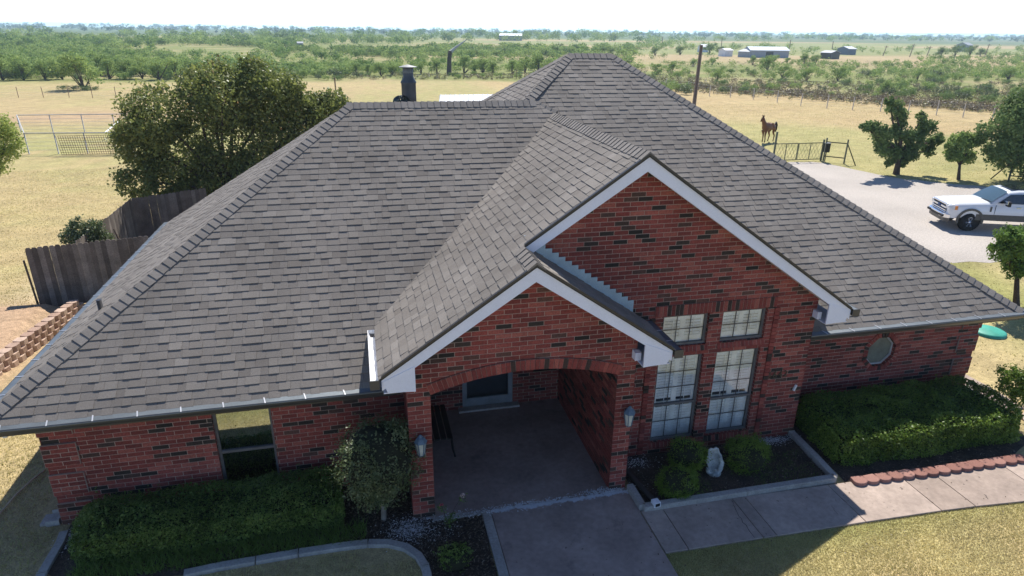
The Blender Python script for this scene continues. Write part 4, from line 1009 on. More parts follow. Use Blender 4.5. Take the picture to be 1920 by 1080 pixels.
ball_shrub('small_shrub', 'rounded boxwood nearest the walk, beside the black downspout pipe', PY(1270, 905, -.92), (.40, .36, .34), 8000, M['leaf_box'], .032, .5)
ball_shrub('small_shrub', 'rounded boxwood right of the stone planter', PY(1401, 852, -.48), (.48, .44, .36), 9000, M['leaf_box'], .032, .55)
ball_shrub('garden_plant', 'low green leafy plant in the mulch beside the front walk', (6.62, -1.75, .14), (.30, .28, .20), 1500, M['leaf_hedge'], .04, .6)
# rose
def rose():
    root = thing('rose_bush', 'thin rose bush with a pink flower at the porch edge', 'flower', (6.60, -.92, 0)); mb = MB()
    tips = [(6.52, -.86, .42), (6.88, -.80, .50), (6.62, -1.0, .25), (6.7, -.95, .30)]
    for t in tips: mb.tube([(6.6, -.92, 0), (np.array(t)+np.array([6.6, -.92, .15]))/2, t], [.008, .006, .004], 5)
    mb.build('stem', M['bark'], root)
    cl = [(np.array(t)-np.array([0, 0, .07]), .09) for t in tips]; V, Fq, r_ = clump_leaves(cl, 260, .035, .6); np_mesh('foliage', V, Fq, r_, M['leaf_hedge'], root)
    for t, colr in ((tips[0], (0.55, .10, .14)), (tips[1], (0.6, .45, .40))):
        c = np.array(t); V, Fq, r_ = clump_leaves([(c, .035)], 30, .035, .5); np_mesh('flower', V, Fq, r_, mat('petal', colr, rough=.6, bump=None), root)
rose()

# mulch chips, ground litter (uncountable)
def chips(name, region, n, size, m, tone=(0, 1), z=.02, zr=.02, label=None):
    pts = []
    x0, x1, y0, y1 = region['bb']
    while len(pts) < n:
        q = rng.uniform((x0, y0), (x1, y1), (n*2, 2)); ok = inpoly(q[:, 0], q[:, 1], region['poly']); pts += q[ok].tolist()
    q = np.array(pts[:n]); Pc = np.column_stack([q, z+rng.uniform(0, zr, n)]); Nr = rand_dirs(n)*.5+np.array([0, 0, 1]); Nr /= np.linalg.norm(Nr, axis=1)[:, None]
    V, Fq = leaf_quads(Pc, Nr, size*rng.uniform(.5, 1.5, n), .3); return np_mesh(name, V, Fq, rng.uniform(*tone, n), m, kind='stuff')
chips('mulch', dict(bb=(4.9, 7.2, -2.6, .4), poly=[(4.9, .4), (6.3, .4), (6.3, -.78), (7.19, -.78), (7.19, -2.6), (6.3, -2.6), (6.26, -1.7), (5.95, -1.22), (5.4, -1.0), (4.9, -.95)]), 9000, .05, M['mulch'])
chips('mulch', dict(bb=(9.95, 13.7, -1.2, .2), poly=[(9.96, .2), (9.96, -1.18), (13.6, -1.18), (13.7, .2)]), 4500, .04, M['mulch'], z=.035)
chips('mulch', dict(bb=(13.8, 18.8, -1.35, .9), poly=[(13.85, .8), (13.85, -1.32), (17.6, -1.32), (18.4, -1.0), (18.75, .2)]), 4500, .04, M['mulch'])

M['lime'] = mat('lime_crumbs', (0.62,0.63,0.63), rough=.95, bump=None)
def lime(cx, cy, sx, sy, n, z):
    q = np.column_stack([cx+rng.normal(0, sx, n), cy+rng.normal(0, sy, n)]); Pc = np.column_stack([q, z+rng.uniform(0, .02, n)]); Nr = rand_dirs(n)*.4+np.array([0, 0, 1]); Nr /= np.linalg.norm(Nr, axis=1)[:, None]
    V, Fq = leaf_quads(Pc, Nr, rng.uniform(.008, .035, n), .7); np_mesh('lime_debris', V, Fq, np.full(n, .5), M['lime'], kind='stuff')
lime(5.98, -.86, .16, .14, 1300, .02); lime(6.2, -.98, .28, .16, 500, .02); lime(13.2, .08, .25, .07, 900, .04); lime(.85, .10, .14, .16, 500, .02); lime(10.3, .0, .2, .1, 300, .04)
lime(7.9, -.72, .9, .05, 900, .045); lime(9.4, -.66, .25, .05, 400, .045)
def blades(name, n, sampler, h, m, tone, wdt=.012, grp=1):
    q = sampler(n); n = len(q); ang = rng.uniform(0, 2*math.pi, n); lean = rng.normal(0, .5, (n, 2)); hh = h*rng.uniform(.5, 1.4, n)
    a = np.column_stack([np.cos(ang), np.sin(ang), 0*ang])*wdt; b0 = np.column_stack([q, np.full(n, .0)]) if q.shape[1] == 2 else q
    V = np.stack([b0-a, b0+a, b0+np.column_stack([lean*hh[:, None], hh])], 1).reshape(-1, 3)
    return np_mesh(name, V, np.arange(3*n).reshape(-1, 3), np.clip(tone(q)+rng.normal(0, .11, n), 0, 1), m, kind='stuff')
house_polys = [[(-.0, .45), (0, 12), (19, 12), (19, .8), (13.8, .8), (13.8, .2), (9.8, .2)]]
def lawn_s(n):
    x = rng.uniform(9.4, 19.5, n); y = rng.uniform(-5.4, -2.2, n); lo_ = -2.26-.02*(x-9.85)-np.maximum(0, x-14)**2*.012
    k = (y < lo_+.015+.05*fbm(x, y, .25, 8)) & (x > 9.87); return np.column_stack([x, y])[k]
blades('lawn_grass', 130000, lawn_s, .026, M['grass'], lambda q: .2+.55*fbm(q[:, 0], q[:, 1], 1.2, 3)+.28*(1-np.exp(-np.abs(q[:, 1]+2.3)/.5)), wdt=.007)
def lawn_l(n):
    x = rng.uniform(-3.2, 6.1, n); y = rng.uniform(-3, 5.5, n)
    k = (x < .42) & ~((x > -.0) & (y > .44)) & ~((x > .5) & (y > -1.0)); k2 = (x > .75) & (y < -1.16-.0*x) & ~((x > 5.2) & (y > -1.5))
    return np.column_stack([x, y])[k | k2]
blades('lawn_grass', 70000, lawn_l, .04, M['grass'], lambda q: .35+.6*fbm(q[:, 0], q[:, 1], 1.2, 3), wdt=.008)
def left_field(n):
    x = rng.uniform(-14, 0, n); y = rng.uniform(5, 32, n); k = ((x < -2.95-.02*y) | (y > 16)) & ~((x > -5) & (y < 9.6)); return np.column_stack([x, y])[k]
blades('dry_grass', 50000, left_field, .035, M['grass'], lambda q: .55+.5*fbm(q[:, 0], q[:, 1], 3, 5), wdt=.018)
def paddock(n):
    x = rng.uniform(20, 62, n); y = rng.uniform(-2, 60, n); gp = inpoly(x, y, dense); k = ~gp & ~inpoly(x, y, [(18, -2), (19.6, -2), (19.6, 7), (18, 7)]); return np.column_stack([x, y])[k]
blades('dry_grass', 60000, paddock, .04, M['grass'], lambda q: .3+.6*fbm(q[:, 0], q[:, 1], 6, 6), wdt=.022)
def litter_s(n):
    x = rng.uniform(7.4, 19, n); y = rng.uniform(-3.6, -1.3, n); return np.column_stack([x, y, np.full(n, .037)])
q_ = litter_s(330); Nr = rand_dirs(330)*.3+np.array([0, 0, 1]); Nr /= np.linalg.norm(Nr, axis=1)[:, None]; V, Fq = leaf_quads(q_, Nr, rng.uniform(.012, .045, 330), .5)
np_mesh('leaf_litter', V, Fq, rng.uniform(0, 1, 330), M['mulch'], kind='stuff')
# broad-leaf border grass round the left hedge
def lir(n):
    x = rng.uniform(1.0, 5.3, n); y = rng.uniform(-.98, -.60, n); return np.column_stack([x, y])
blades('border_grass', 2600, lir, .16, M['leaf_hedge'], lambda q: .6+0*q[:, 0], wdt=.010)
def bedw(n):
    x = rng.uniform(10.9, 13.6, n); y = rng.uniform(-1.15, -.3, n); k = fbm(x, y, .5, 4) > .45; return np.column_stack([x, y])[k]
blades('bed_weeds', 5000, bedw, .06, M['leaf_hedge'], lambda q: .5+0*q[:, 0], wdt=.008)

# garden things ---------------------------------------------------------
def planter():
    root = thing('stone_planter', 'weathered scalloped stone shell ornament between the boxwoods', 'garden ornament', (11.62, -.62, .03))
    b = np.array([11.60, -.52, .03]); mb = MB()
    # back shell: concave oval bowl leaning back
    nu, nv = 20, 8; V = []
    for j in range(nv+1):
        r_ = j/nv
        for i in range(nu):
            a = 2*math.pi*i/nu; sc = 1+.09*math.cos(6*a)*r_**2
            x = .17*r_*math.cos(a)*sc; z = .24*r_*math.sin(a)*sc+.30; dp = .10*(1-r_**2)
            V.append(b+np.array([x, dp+(z-.3)*.35, z]))
    mb.add(V, [(j*nu+i, j*nu+(i+1) % nu, (j+1)*nu+(i+1) % nu, (j+1)*nu+i) for j in range(nv) for i in range(nu)], smooth=True)
    rim = V[-nu:]; mb.tube(rim+[rim[0]], [.022+.008*math.sin(i*2.1) for i in range(nu+1)], 8)
    o = mb.build('shell_bowl', M['stone'], root)
    mb = MB(); sp = []
    for i in range(26):
        t = i/25*4.6; r_ = .12*(1-.6*i/25); sp.append(b+np.array([-.07+r_*math.cos(t+2.6), -.10-.04*i/25, .12+r_*math.sin(t+2.6)*.8]))
    mb.tube(sp, [.05-.03*i/25 for i in range(26)], 8)
    mb.tube([b+np.array([.12, -.02, .36]), b+np.array([.16, -.07, .24]), b+np.array([.10, -.12, .14]), b+np.array([.02, -.16, .05]), b+np.array([-.10, -.15, .03])], [.035, .05, .06, .055, .04], 8)
    mb.lathe([(.16, -.03), (.15, .03), (.08, .06), (0, .06)], b+np.array([0, -.06, .0]), 12)
    mb.build('scroll_base', M['stone'], root); root.scale = (.85, .85, .85)
planter()
mb = MB(); g = P(1853, 624)
mb.lathe([(.0, .10), (.36, .09), (.42, .06), (.42, -.05)], g, 24); tag(mb.build('septic_lid', M['green_plastic'], loc=g), 'round green plastic lid set in the lawn by the right corner', 'tank lid')
mb = MB(); q = np.array([.22, .62]); mb.prism([(q[0]-.10, q[1]-.12, 0), (q[0]+.2, q[1]-.13, 0), (q[0]+.2, q[1]+.13, 0), (q[0]-.10, q[1]+.13, 0)], (0, 0, .04)); mb.box(q[0]-.0, q[0]+.2, q[1]+.13, q[1]+.15, .0, .1); mb.box(q[0]-.0, q[0]+.2, q[1]-.15, q[1]-.13, 0, .1); mb.box(q[0]+.17, q[0]+.2, q[1]-.13, q[1]+.13, .03, .11)
tag(mb.build('splash_block', M['curb'], loc=(q[0], q[1], 0)), 'pale concrete splash block at the left house corner', 'splash block')
mb = MB(); mb.prism([(18.78, .86, 0), (19.05, .82, 0), (19.05, 1.05, 0), (18.8, 1.1, 0)], (0, 0, .06)); tag(mb.build('splash_block', M['curb'], loc=(18.9, .95, 0)), 'grey splash block at the right house corner by the path', 'splash block')
hp = [P(*q, .02) for q in [(-30, 990), (0, 965), (30, 930), (60, 902), (84, 884)]]
mb = MB(); mb.tube([p+np.array([0,0,.02]) for p in hp], .018, 6); tag(mb.build('garden_hose', M['hose'], loc=hp[0]), 'thin tan hose lying across the lawn at left', 'hose')
# bench in porch
def bench():
    root = thing('porch_bench', 'dark bench standing in the shadow at the left inside the porch', 'bench', (6.75, 1.5, .03)); m = M['black_plastic']
    mb = MB()
    for i in range(4): mb.box(6.50+i*.12, 6.60+i*.12, .9, 2.1, .44, .47)
    mb.build('seat', m, root)
    mb = MB()
    for i in range(3): mb.box(6.46, 6.49, .9, 2.1, .55+i*.12, .64+i*.12)
    mb.build('backrest', m, root)
    for (x, y) in ((6.52, .93), (6.52, 2.07), (6.94, .93), (6.94, 2.07)):
        mb = MB(); mb.tube([(x, y, .44), (x+.02, y, .2), (x+.06, y-.02, .03)], [.022, .02, .02], 6); mb.build('leg', m, root)
bench()

# ------------------------------------------------------------------ yard walls, board fences
def fence(label, pts, hgt, pw=.135):
    root = thing('board_fence', label, 'fence', (pts[0][0], pts[0][1], 0))
    for (a, b) in zip(pts[:-1], pts[1:]):
        a = np.array(a, float); b = np.array(b, float); L_ = np.linalg.norm(b-a); d = (b-a)/L_; nn = np.array([-d[1], d[0]]); n = int(L_/(pw+.003))
        for k in range(n):
            c = a+d*(k+.5)*(pw+.003); h = hgt+random.uniform(-.018, .015); w2 = pw/2; t = .018; tl = random.uniform(-.004, .004)
            prof = [(-w2, .02), (w2, .02), (w2+tl, h-.04), (w2*.55+tl, h), (-w2*.55+tl, h), (-w2+tl, h-.04)]
            mb = MB(); mb.prism([(*(c+d*x-nn*t/2), z) for x, z in prof], (*(nn*t), 0), rnd=random.random()); mb.build('picket', M['wood'], root)
        for z in (.35, 1.35):
            mb = MB(); mb.bar((*(a+nn*.04), z), (*(b+nn*.04), z), .04, .09); mb.build('rail', M['wood'], root)
        for k in range(int(L_/2.4)+1):
            mb = MB(); q = a+d*min(L_-.05, k*2.4+.03)+nn*.09; mb.box(q[0]-.045, q[0]+.045, q[1]-.045, q[1]+.045, 0, hgt-.1); mb.build('post', M['wood'], root)
fl0 = P(78, 580)[:2]; fr0 = np.array([-.6, 10.95])
fence('weathered grey board fence joining the house at the left', [fl0, fr0], 1.85)
fence('darker board fence running back beside the big tree', [(-2.55, 10.9), (-2.55, 16.2), (-.2, 17.6)], 1.8)
mb = MB(); mb.bar((fl0[0]-.04, fl0[1]-.02, 0), (fl0[0]-.10, fl0[1]-.02, 1.5), .04, .04); tag(mb.build('steel_post', M['dark_trim'], loc=(*fl0, 0)), 'thin dark steel post at the free end of the board fence', 'post')
# retaining wall
rw = thing('retaining_wall', 'low tan block retaining wall holding the bare bank at left', 'wall', (-2.8, 7, 0))
ra, rb = np.array([-3.05, 4.6]), np.array([-2.30, 10.0]); Lr = np.linalg.norm(rb-ra); dr = (rb-ra)/Lr; nr_ = np.array([dr[1], -dr[0]])
base_me = {}
for row in range(3):
    n = int(Lr/.30)
    for k in range(n):
        c = ra+dr*((k+.5*(row % 2))*.30)-nr_*row*.03
        w2, dpt = .143, .20; pts = [(-w2*.7, -dpt), (w2*.7, -dpt), (w2, 0), (w2*.5, .045), (-w2*.5, .045), (-w2, 0)]
        mb = MB(); mb.prism([(*(c+dr*x+nr_*y), row*.145+.005) for x, y in pts], (0, 0, .138), rnd=random.random()); mb.build('block', M['tan_block'], rw)
# shrub behind fence
ball = thing('leafy_bush', 'bushy green shrub growing behind the near board fence', 'shrub', (-1.6, 12.2, 0))
cl = px_clumps([(150,437,30),(175,430,22),(128,445,18),(195,448,18),(165,452,30),(145,420,14)], 12.1)
V, Fq, r_ = clump_leaves(cl, 5000, .075, .55, shell=.3, up=.5); np_mesh('foliage', V, Fq, r_, M['leaf_shrub'], ball)
mb = MB(); mb.tube([(-1.6, 12.2, 0), (-1.7, 12.1, 1.0), (-1.9, 12.1, 1.8)], [.05, .04, .02], 6); mb.build('stem', M['bark'], ball)

# ------------------------------------------------------------------ big trees near the house
cl = px_clumps([(300,215,62),(255,275,45),(330,290,75),(420,190,70),(430,280,85),(500,205,75),(560,250,65),(600,205,40),(625,195,30),(470,150,42),(400,150,38),(540,165,36),(265,340,42),(330,370,45),(420,350,60),(510,320,60),(360,160,36),(240,240,28)], 18.5, .5)
tree('pear_tree', 'big rounded olive green tree growing behind the left roof', 'tree', (.2, 18.8, 0), cl, 74000, .13, M['leaf_big'], .17, .5, fork=.3, shell=.3, up=.15)
cl = px_clumps([(-30,250,38),(-5,235,30),(10,270,30),(-20,300,40),(15,250,22),(-45,280,45),(20,285,18)], 22)
tree('mesquite_tree', 'pale yellow green feathery tree cut by the left frame edge', 'tree', (-9.8, 22, 0), cl, 7000, .11, M['leaf_yel'], .10, .5)
cl = px_clumps([(1678,203,16),(1668,189,9),(1690,217,14),(1640,241,16),(1620,238,9),(1655,256,20),(1685,245,19),(1712,262,21),(1735,240,17),(1728,221,11),(1750,262,14),(1763,256,7),(1740,281,12),(1700,285,19),(1675,285,19),(1653,277,13),(1692,303,11),(1670,305,9)], 22.46)
tree('oak_tree', 'dark spreading tree at the edge of the gravel, behind the parking yard', 'tree', (36.12, 22.46, 0), cl, 13000, .16, M['leaf_oak'], .17, .5, shell=.3, fork=.38)
cl = px_clumps([(1805,270,22),(1790,290,16),(1825,262,16),(1815,295,16),(1782,275,10)], 20.54)
tree('oak_tree', 'small young tree standing between the spreading tree and the large dark one', 'tree', (38.56, 20.54, 0), cl, 4500, .16, M['leaf_mesq'], .09, .25, shell=.3, fork=.45)
cl = px_clumps([(1890,225,40),(1865,270,32),(1905,285,40),(1945,240,60),(1950,300,50),(1915,190,30),(1850,245,18),(1990,230,60)], 19.7)
tree('oak_tree', 'large dark dense tree cut by the right frame edge above the truck', 'tree', (43.2, 19.9, 0), cl, 22000, .17, M['leaf_oak'], .22, .45, shell=.3)
cl = px_clumps([(1895,455,30),(1870,470,20),(1915,480,34),(1945,450,40),(1885,440,20),(1900,500,22),(1940,500,30)], 4.89)
tree('young_tree', 'bright green young tree on the right lawn below the truck', 'tree', tuple(P(1905, 574)), cl, 12000, .085, M['leaf_bright'], .085, .5, shell=.35, fork=.5)
cl = px_clumps([(1895,700,20),(1910,720,26),(1880,725,15),(1930,710,30),(1905,745,18),(1940,735,25)], -.45)
tree('crape_myrtle', 'small multi-stem tree at the right end of the hedge', 'tree', (18.35, -.55, 0), cl, 6500, .045, M['leaf_box'], .032, .6, split=True, shell=.3, bark=M['curb_bark'])

# ------------------------------------------------------------------ gates, pens, posts
def pipe_gate():
    root = thing('double_gate', 'olive pipe double gate with wire mesh across the drive', 'gate', tuple(P(1537, 302)))
    a, m_, b = P(1466, 300), P(1492, 303), P(1537, 301.5); a = m_+(m_-b)*.95
    for (p, q) in ((a, m_-(m_-a)*.02), (m_+(b-m_)*.02, b)):
        mb = MB(); h = 1.15; up = np.array([0, 0, 1.0])
        for z in (.12, h): mb.tube([p+up*z, q+up*z], .03, 6)
        for t in (0, .5, 1): mb.tube([p+(q-p)*t+up*.12, p+(q-p)*t+up*h], .026, 6)
        for k in range(7):
            mb.tube([p+(q-p)*(k/7)+up*.12, p+(q-p)*min(1, (k+2.2)/7)+up*(.12+(h-.12)*min(1, (7-k)/2.2))], .008, 4)
            mb.tube([p+(q-p)*((k+1)/7)+up*.12, p+(q-p)*max(0, (k-1.2)/7)+up*(.12+(h-.12)*min(1, (k+1)/2.2))], .008, 4)
        mb.build('gate_leaf', M['greenpipe'], root)
    for p, h in ((a, 1.9), (b+np.array([.06, 0, 0]), 1.35)):
        mb = MB(); mb.tube([p, p+np.array([0, 0, h])], .065, 8); mb.build('gate_post', M['greenpipe'], root)
pipe_gate()
def brace(label, p0, p1, p2, h=1.25, m=None):
    root = thing('pipe_fence', label, 'fence', tuple(p0)); p0, p1, p2 = (np.array(q) for q in (p0, p1, p2)); m = m or M['greenpipe']
    for p in (p0, p1):
        mb = MB(); mb.tube([p, p+np.array([0, 0, h+.25])], .05, 8); mb.build('post', m, root)
    for z in (.35, h):
        mb = MB(); mb.tube([p0+np.array([0, 0, z]), p1+np.array([0, 0, z])], .035, 6); mb.build('rail', m, root)
    mb = MB(); mb.tube([p1+np.array([0, 0, h]), p2], .035, 6); mb.build('brace', m, root)
brace('short olive pipe fence with slanting brace right of the gate', P(1543, 303), P(1582, 307), P(1604, 311))
brace('olive pipe fence corner under the large dark tree at right', P(1935, 345), P(1890, 341), P(1857, 336))
mb = MB(); q = P(1546, 303); mb.tube([q, q+np.array([0, 0, .6])], .03, 6, mi=0); mb.box(q[0]-.14, q[0]+.14, q[1]-.12, q[1]+.12, .6, 1.15); mb.prism([(q[0]-.15, q[1]-.13, 1.15), (q[0]+.15, q[1]-.13, 1.15), (q[0]+.15, q[1]+.13, 1.15), (q[0]-.15, q[1]+.13, 1.15)], (0, 0, .04), mi=1)
tag(mb.build('gate_opener_box', [M['black_plastic'], M['galv']], loc=q), 'black box on a short post just right of the gate', 'box')

def wire_fence(label, pts, h, r_=.03, m=None, wires=4, name='wire_fence'):
    root = thing(name, label, 'fence', (pts[0][0], pts[0][1], 0)); m = m or M['rust']
    for p in pts:
        mb = MB(); mb.tube([(p[0], p[1], -.1), (p[0]+random.uniform(-.04, .04), p[1], h+random.uniform(-.06, .08))], r_, 5); mb.build('post', m, root)
    mb = MB()
    for w_ in range(wires):
        z = h*(.25+.7*w_/max(1, wires-1))
        for a, b in zip(pts[:-1], pts[1:]): mb.tube([(a[0], a[1], z), ((a[0]+b[0])/2, (a[1]+b[1])/2, z-.03), (b[0], b[1], z)], .006, 3, cap=False)
    mb.build('wire', M['galv'], root)
M['tpost'] = mat('pale_fence_post', (0.42,0.36,0.30), rough=.8, bump=None)
rp = [P(*q) for q in [(1205,157),(1248,166),(1290,172),(1330,180),(1369,182),(1412,186),(1457,192),(1501,198),(1550,203),(1598,206),(1650,209),(1702,213),(1755,216),(1805,220),(1860,224),(1925,230)]]
wire_fence('long wire fence with pale posts along the far side of the horse paddock', rp, 1.35, .05, M['tpost'])
wire_fence('low wire fence crossing the dry pasture on the left', [P(*q) for q in [(-30,182),(35,183),(82,183),(130,183),(174,184),(218,184),(262,184),(310,185)]], 1.2, .035)
wire_fence('dark wire fence at the scrub edge behind the roof peak', [P(*q) for q in [(968,148),(984,149),(1000,150),(1016,151),(1032,151),(1048,152)]], 1.5, .05)
mb = MB(); q = P(632, 200); mb.tube([q, q+np.array([0, 0, 2.9])], .075, 6); tag(mb.build('fence_post', M['rust'], loc=q), 'tall rusty post standing beside the big tree in the pasture', 'post')

def pen():
    root = thing('pipe_corral', 'pale pipe corral with a wire panel on the grass at left', 'corral', tuple(P(60, 290))); up = np.array([0, 0, 1.0])
    f0, f1 = P(55, 289), P(250, 287); b0, b1 = P(40, 249), P(250, 246); h = 1.3
    for a, b in ((f0, f1), (b0, b1)):
        mb = MB(); mb.tube([a+up*h, b+up*h], .035, 6); mb.build('rail', M['galv'], root)
        for t in (0, .28, .56, .84, 1):
            mb = MB(); p = a+(b-a)*t; mb.tube([p, p+up*h], .035, 6); mb.build('post', M['galv'], root)
        mb = MB()
        for z in (.25, .5, .75, 1.0): mb.tube([a+up*z, b+up*z], .01, 3, cap=False)
        mb.build('wire', M['galv'], root)
    mb = MB(); mb.tube([f0+up*h, b0+up*h], .035, 6); mb.build('rail', M['galv'], root)
    mb = MB(); a = P(118, 291); b = P(262, 288); off = np.array([0, -.12, 0])
    for i in range(34):
        p = a+(b-a)*i/33+off; mb.tube([p+up*.03, p+np.array([-.12, 0, 1.22])], .012, 4, cap=False)
    for j in range(9): mb.tube([a+off+up*(.05+j*.145), b+off+up*(.05+j*.145)], .012, 4, cap=False)
    mb.build('wire_panel', M['rust'], root)
    mb = MB(); mb.tube([P(200, 262)+up*.5, P(225, 252)+up*.9], .05, 6); mb.build('swing_pole', M['white_plastic'], root)
pen()

# utility poles
def upole(label, base, h, r_=.15, lean=(0, 0), arm=True, grp=None):
    root = thing('utility_pole', label, 'utility pole', tuple(base), grp); b = np.array(base); t = b+np.array([lean[0], lean[1], h])
    mb = MB(); mb.tube([b-np.array([0, 0, .3]), t], [r_*1.15, r_*.8], 10); mb.build('pole', M['pole_wood'], root)
    if arm:
        mb = MB(); mb.bar(t+np.array([-.9, 0, -.4]), t+np.array([.9, 0, -.4]), .1, .12); mb.build('crossarm', M['pole_wood'], root)
upole('bare brown utility pole rising behind the right roof slope', P(1293, 262), 6.75, .15, (.12, 0), arm=False)
for k, (u, v, t) in enumerate([(1655,105,87),(1705,107,84),(1737,106,88),(1845,108,84),(1352,90,72),(1241,88,70),(1480,92,76),(1560,92,78)]):
    b = P(u, v); d_ = (b-CAM)@_f; h = (v-t)*d_/F_PX
    upole(['distant leaning pole in the far field, leftmost of the right-hand line', 'second distant pole from the left in the right-hand line', 'third distant pole from the left in the right-hand line', 'distant pole beside the far dark trees at right', 'tiny far pole beyond the metal barn to its left', 'tiny far pole left of the near brown pole', 'tiny far pole just right of the metal barn', 'tiny far pole between barn and dark sheds'][k], b, h, .14 if k < 4 else .2, (.9 if k < 4 else 0, 0), arm=k < 4, grp='far utility poles')

# ------------------------------------------------------------------ far buildings
def shed(label, a, b, depth, hw, hr, wallm, roofm, name='metal_barn', doors=0, ridge_along=True):
    """a,b: ground points of the near wall"""
    root = thing(name, label, 'barn' if 'barn' in name else 'shed', tuple(a)); a = np.array(a, float); b = np.array(b, float); d = (b-a); L_ = np.linalg.norm(d); d /= L_; nn = np.array([-d[1], d[0], 0])
    if nn@(a-CAM) < 0: nn = -nn
    up = np.array([0, 0, 1.0]); c, e = a+nn*depth, b+nn*depth
    mb = MB(); m1, m2 = a+nn*depth/2, b+nn*depth/2
    mb.add([a, b, b+up*hw, a+up*hw], [(0,1,2,3)]); mb.add([c, e, e+up*hw, c+up*hw], [(0,1,2,3)])
    mb.add([a, c, c+up*hw, m1+up*hr, a+up*hw], [(0,1,2,3,4)]); mb.add([b, e, e+up*hw, m2+up*hr, b+up*hw], [(0,1,2,3,4)])
    wl_ = mb.build('wall', wallm, root)
    for (p, q) in ((a, b), (c, e)):
        mid0, mid1 = m1+up*(hr+.02), m2+up*(hr+.02); o = -nn*.3 if p is a else nn*.3
        mb = MB(); mb.prism([p-d*.2+o+up*(hw-.05), q+d*.2+o+up*(hw-.05), mid1+d*.2, mid0-d*.2], up*.06); mb.build('roof', roofm, root)
    for k in range(doors):
        t = (k+.5)/doors; p = a+d*L_*t-nn*.04; w_ = min(2.4, L_/doors*.55)/2
        mb = MB(); mb.add([p-d*w_+up*.05, p+d*w_+up*.05, p+d*w_+up*hw*.8, p-d*w_+up*hw*.8], [(0,1,2,3)]); mb.build('door', M['dark_trim'], root)
    return root
M['blue_wall'] = mat('blue_grey_wall', (0.14,0.17,0.24), rough=.7, bump=None)
shed('long grey metal barn with pale blue roof in the middle distance', P(1406, 108), P(1478, 109), 9, 2.3, 3.3, M['grey_metal'], mat('pale_blue_roof', (0.55,0.62,0.68), rough=.4, bump=None), doors=1)
shed('lower grey wing of the barn, attached at its left', P(1383, 107), P(1405, 108), 6, 1.8, 2.5, M['grey_metal'], M['grey_metal'], name='barn_wing')
shed('small white shed left of the metal barn', P(1359, 106), P(1373, 106), 4, 2.0, 2.5, M['white_plastic'], M['white_metal'], name='white_shed')
shed('dark open shed right of the metal barn', P(1537, 110), P(1557, 111), 4, 1.9, 2.5, M['dark_trim'], M['grey_metal'], name='dark_shed')
shed('blue house wall showing among trees to the right of the barn', P(1590, 103), P(1604, 103), 6, 2.2, 3.0, M['blue_wall'], M['white_metal'], name='blue_shed')
shed('long low building with white roof near the centre of the horizon', P(936, 76), P(978, 76.5), 25, 3.6, 5.0, M['blue_wall'], M['white_metal'], name='white_roof_barn')
shed('grey house roof among the dark trees at the far right', P(1812, 97), P(1822, 97), 6, 3.0, 4.2, M['grey_metal'], M['grey_metal'], name='grey_shed')
shed('dark hunting hut standing alone in the scrub at upper left', P(559, 92), P(569, 92), 1.6, 2.1, 2.6, M['blue_wall'], M['grey_metal'], name='hunting_hut_shed')
shed('small white roofed shed left of the near brown pole', P(1318, 98), P(1328, 98), 4, 2.0, 3.0, M['white_plastic'], M['white_metal'], name='pale_shed')
shed('dark hip roofed cabin on the left skyline', P(315, 57), P(323, 57), 8, 2, 6, M['dark_trim'], M['dark_trim'], name='skyline_shed')
# white metal roof behind the house ridge
w0, w1 = P(822, 200, 2.2), P(935, 197, 2.2)
sh = thing('metal_carport', 'white corrugated metal roof showing behind the roof ridge', 'carport', (w0[0], w0[1], 0))
a0, a1, b0, b1 = P(822, 198, 2.2), P(930, 197, 2.2), P(825, 178, 2.75), P(930, 177, 2.75)
for i in range(12):
    t0, t1 = i/12, (i+1)/12
    mb = MB(); L0 = [a0+(a1-a0)*t for t in (t0, t0+.015, t0+.03, t1-.002)]; L1 = [b0+(b1-b0)*t for t in (t0, t0+.015, t0+.03, t1-.002)]; zz = [0, .05, 0, 0]
    V = [p+np.array([0, 0, z]) for p, z in zip(L0, zz)]+[p+np.array([0, 0, z]) for p, z in zip(L1, zz)]
    mb.add(V, [(j, j+1, j+5, j+4) for j in range(3)]); mb.build('roof_panel', M['white_metal'], sh)
for p in (a0, a1, b0, b1):
    mb = MB(); mb.tube([(p[0], p[1], 0), (p[0], p[1], p[2]-.02)], .05, 6); mb.build('post', M['galv'], sh)
mb = MB(); mb.add([(a0[0], a0[1], 0), (b0[0], b0[1], 0), b0-np.array([0, 0, .02]), a0-np.array([0, 0, .02])], [(0, 1, 2, 3)]); mb.build('side_wall', M['galv'], sh)
# broken dead tree
sn = thing('broken_tree', 'dead grey trunk with its broken top hanging over, in the scrub', 'tree', tuple(P(842, 140)))
q = P(842, 140); dd = (q-CAM)@_f/F_PX
mb = MB(); mb.tube([q, q+np.array([.1, 0, 25*dd]), q+np.array([3*dd, 0, 42*dd])], [5*dd, 4*dd, 4*dd], 8); mb.build('trunk', M['bark'], sn)
mb = MB(); mb.tube([q+np.array([1*dd, 0, 38*dd]), q+np.array([14*dd, 0, 48*dd]), q+np.array([34*dd, 0, 62*dd])], [3.6*dd, 2.4*dd, .7*dd], 8); mb.build('broken_top', M['stone'], sn)

# ------------------------------------------------------------------ scrubland
def bush_parts(c, r, n, leaf, tone):
    k = random.randint(3, 5); cl = []
    for i in range(k): cl.append((c+np.array([random.uniform(-.6, .6)*r, random.uniform(-.5, .5)*r, r*random.uniform(.45, .8)]), (r*random.uniform(.5, .8), r*random.uniform(.5, .8), r*random.uniform(.38, .55))))
    return clump_leaves(cl, n, leaf, tone, shell=.5, up=.5)
def bush_mesh_group(name, pts, mat_, label=None):
    ps = [bush_parts(*p) for p in pts]; V, Fq, r_ = cat_mesh(ps); return np_mesh(name, V, Fq, r_, mat_, kind='stuff')

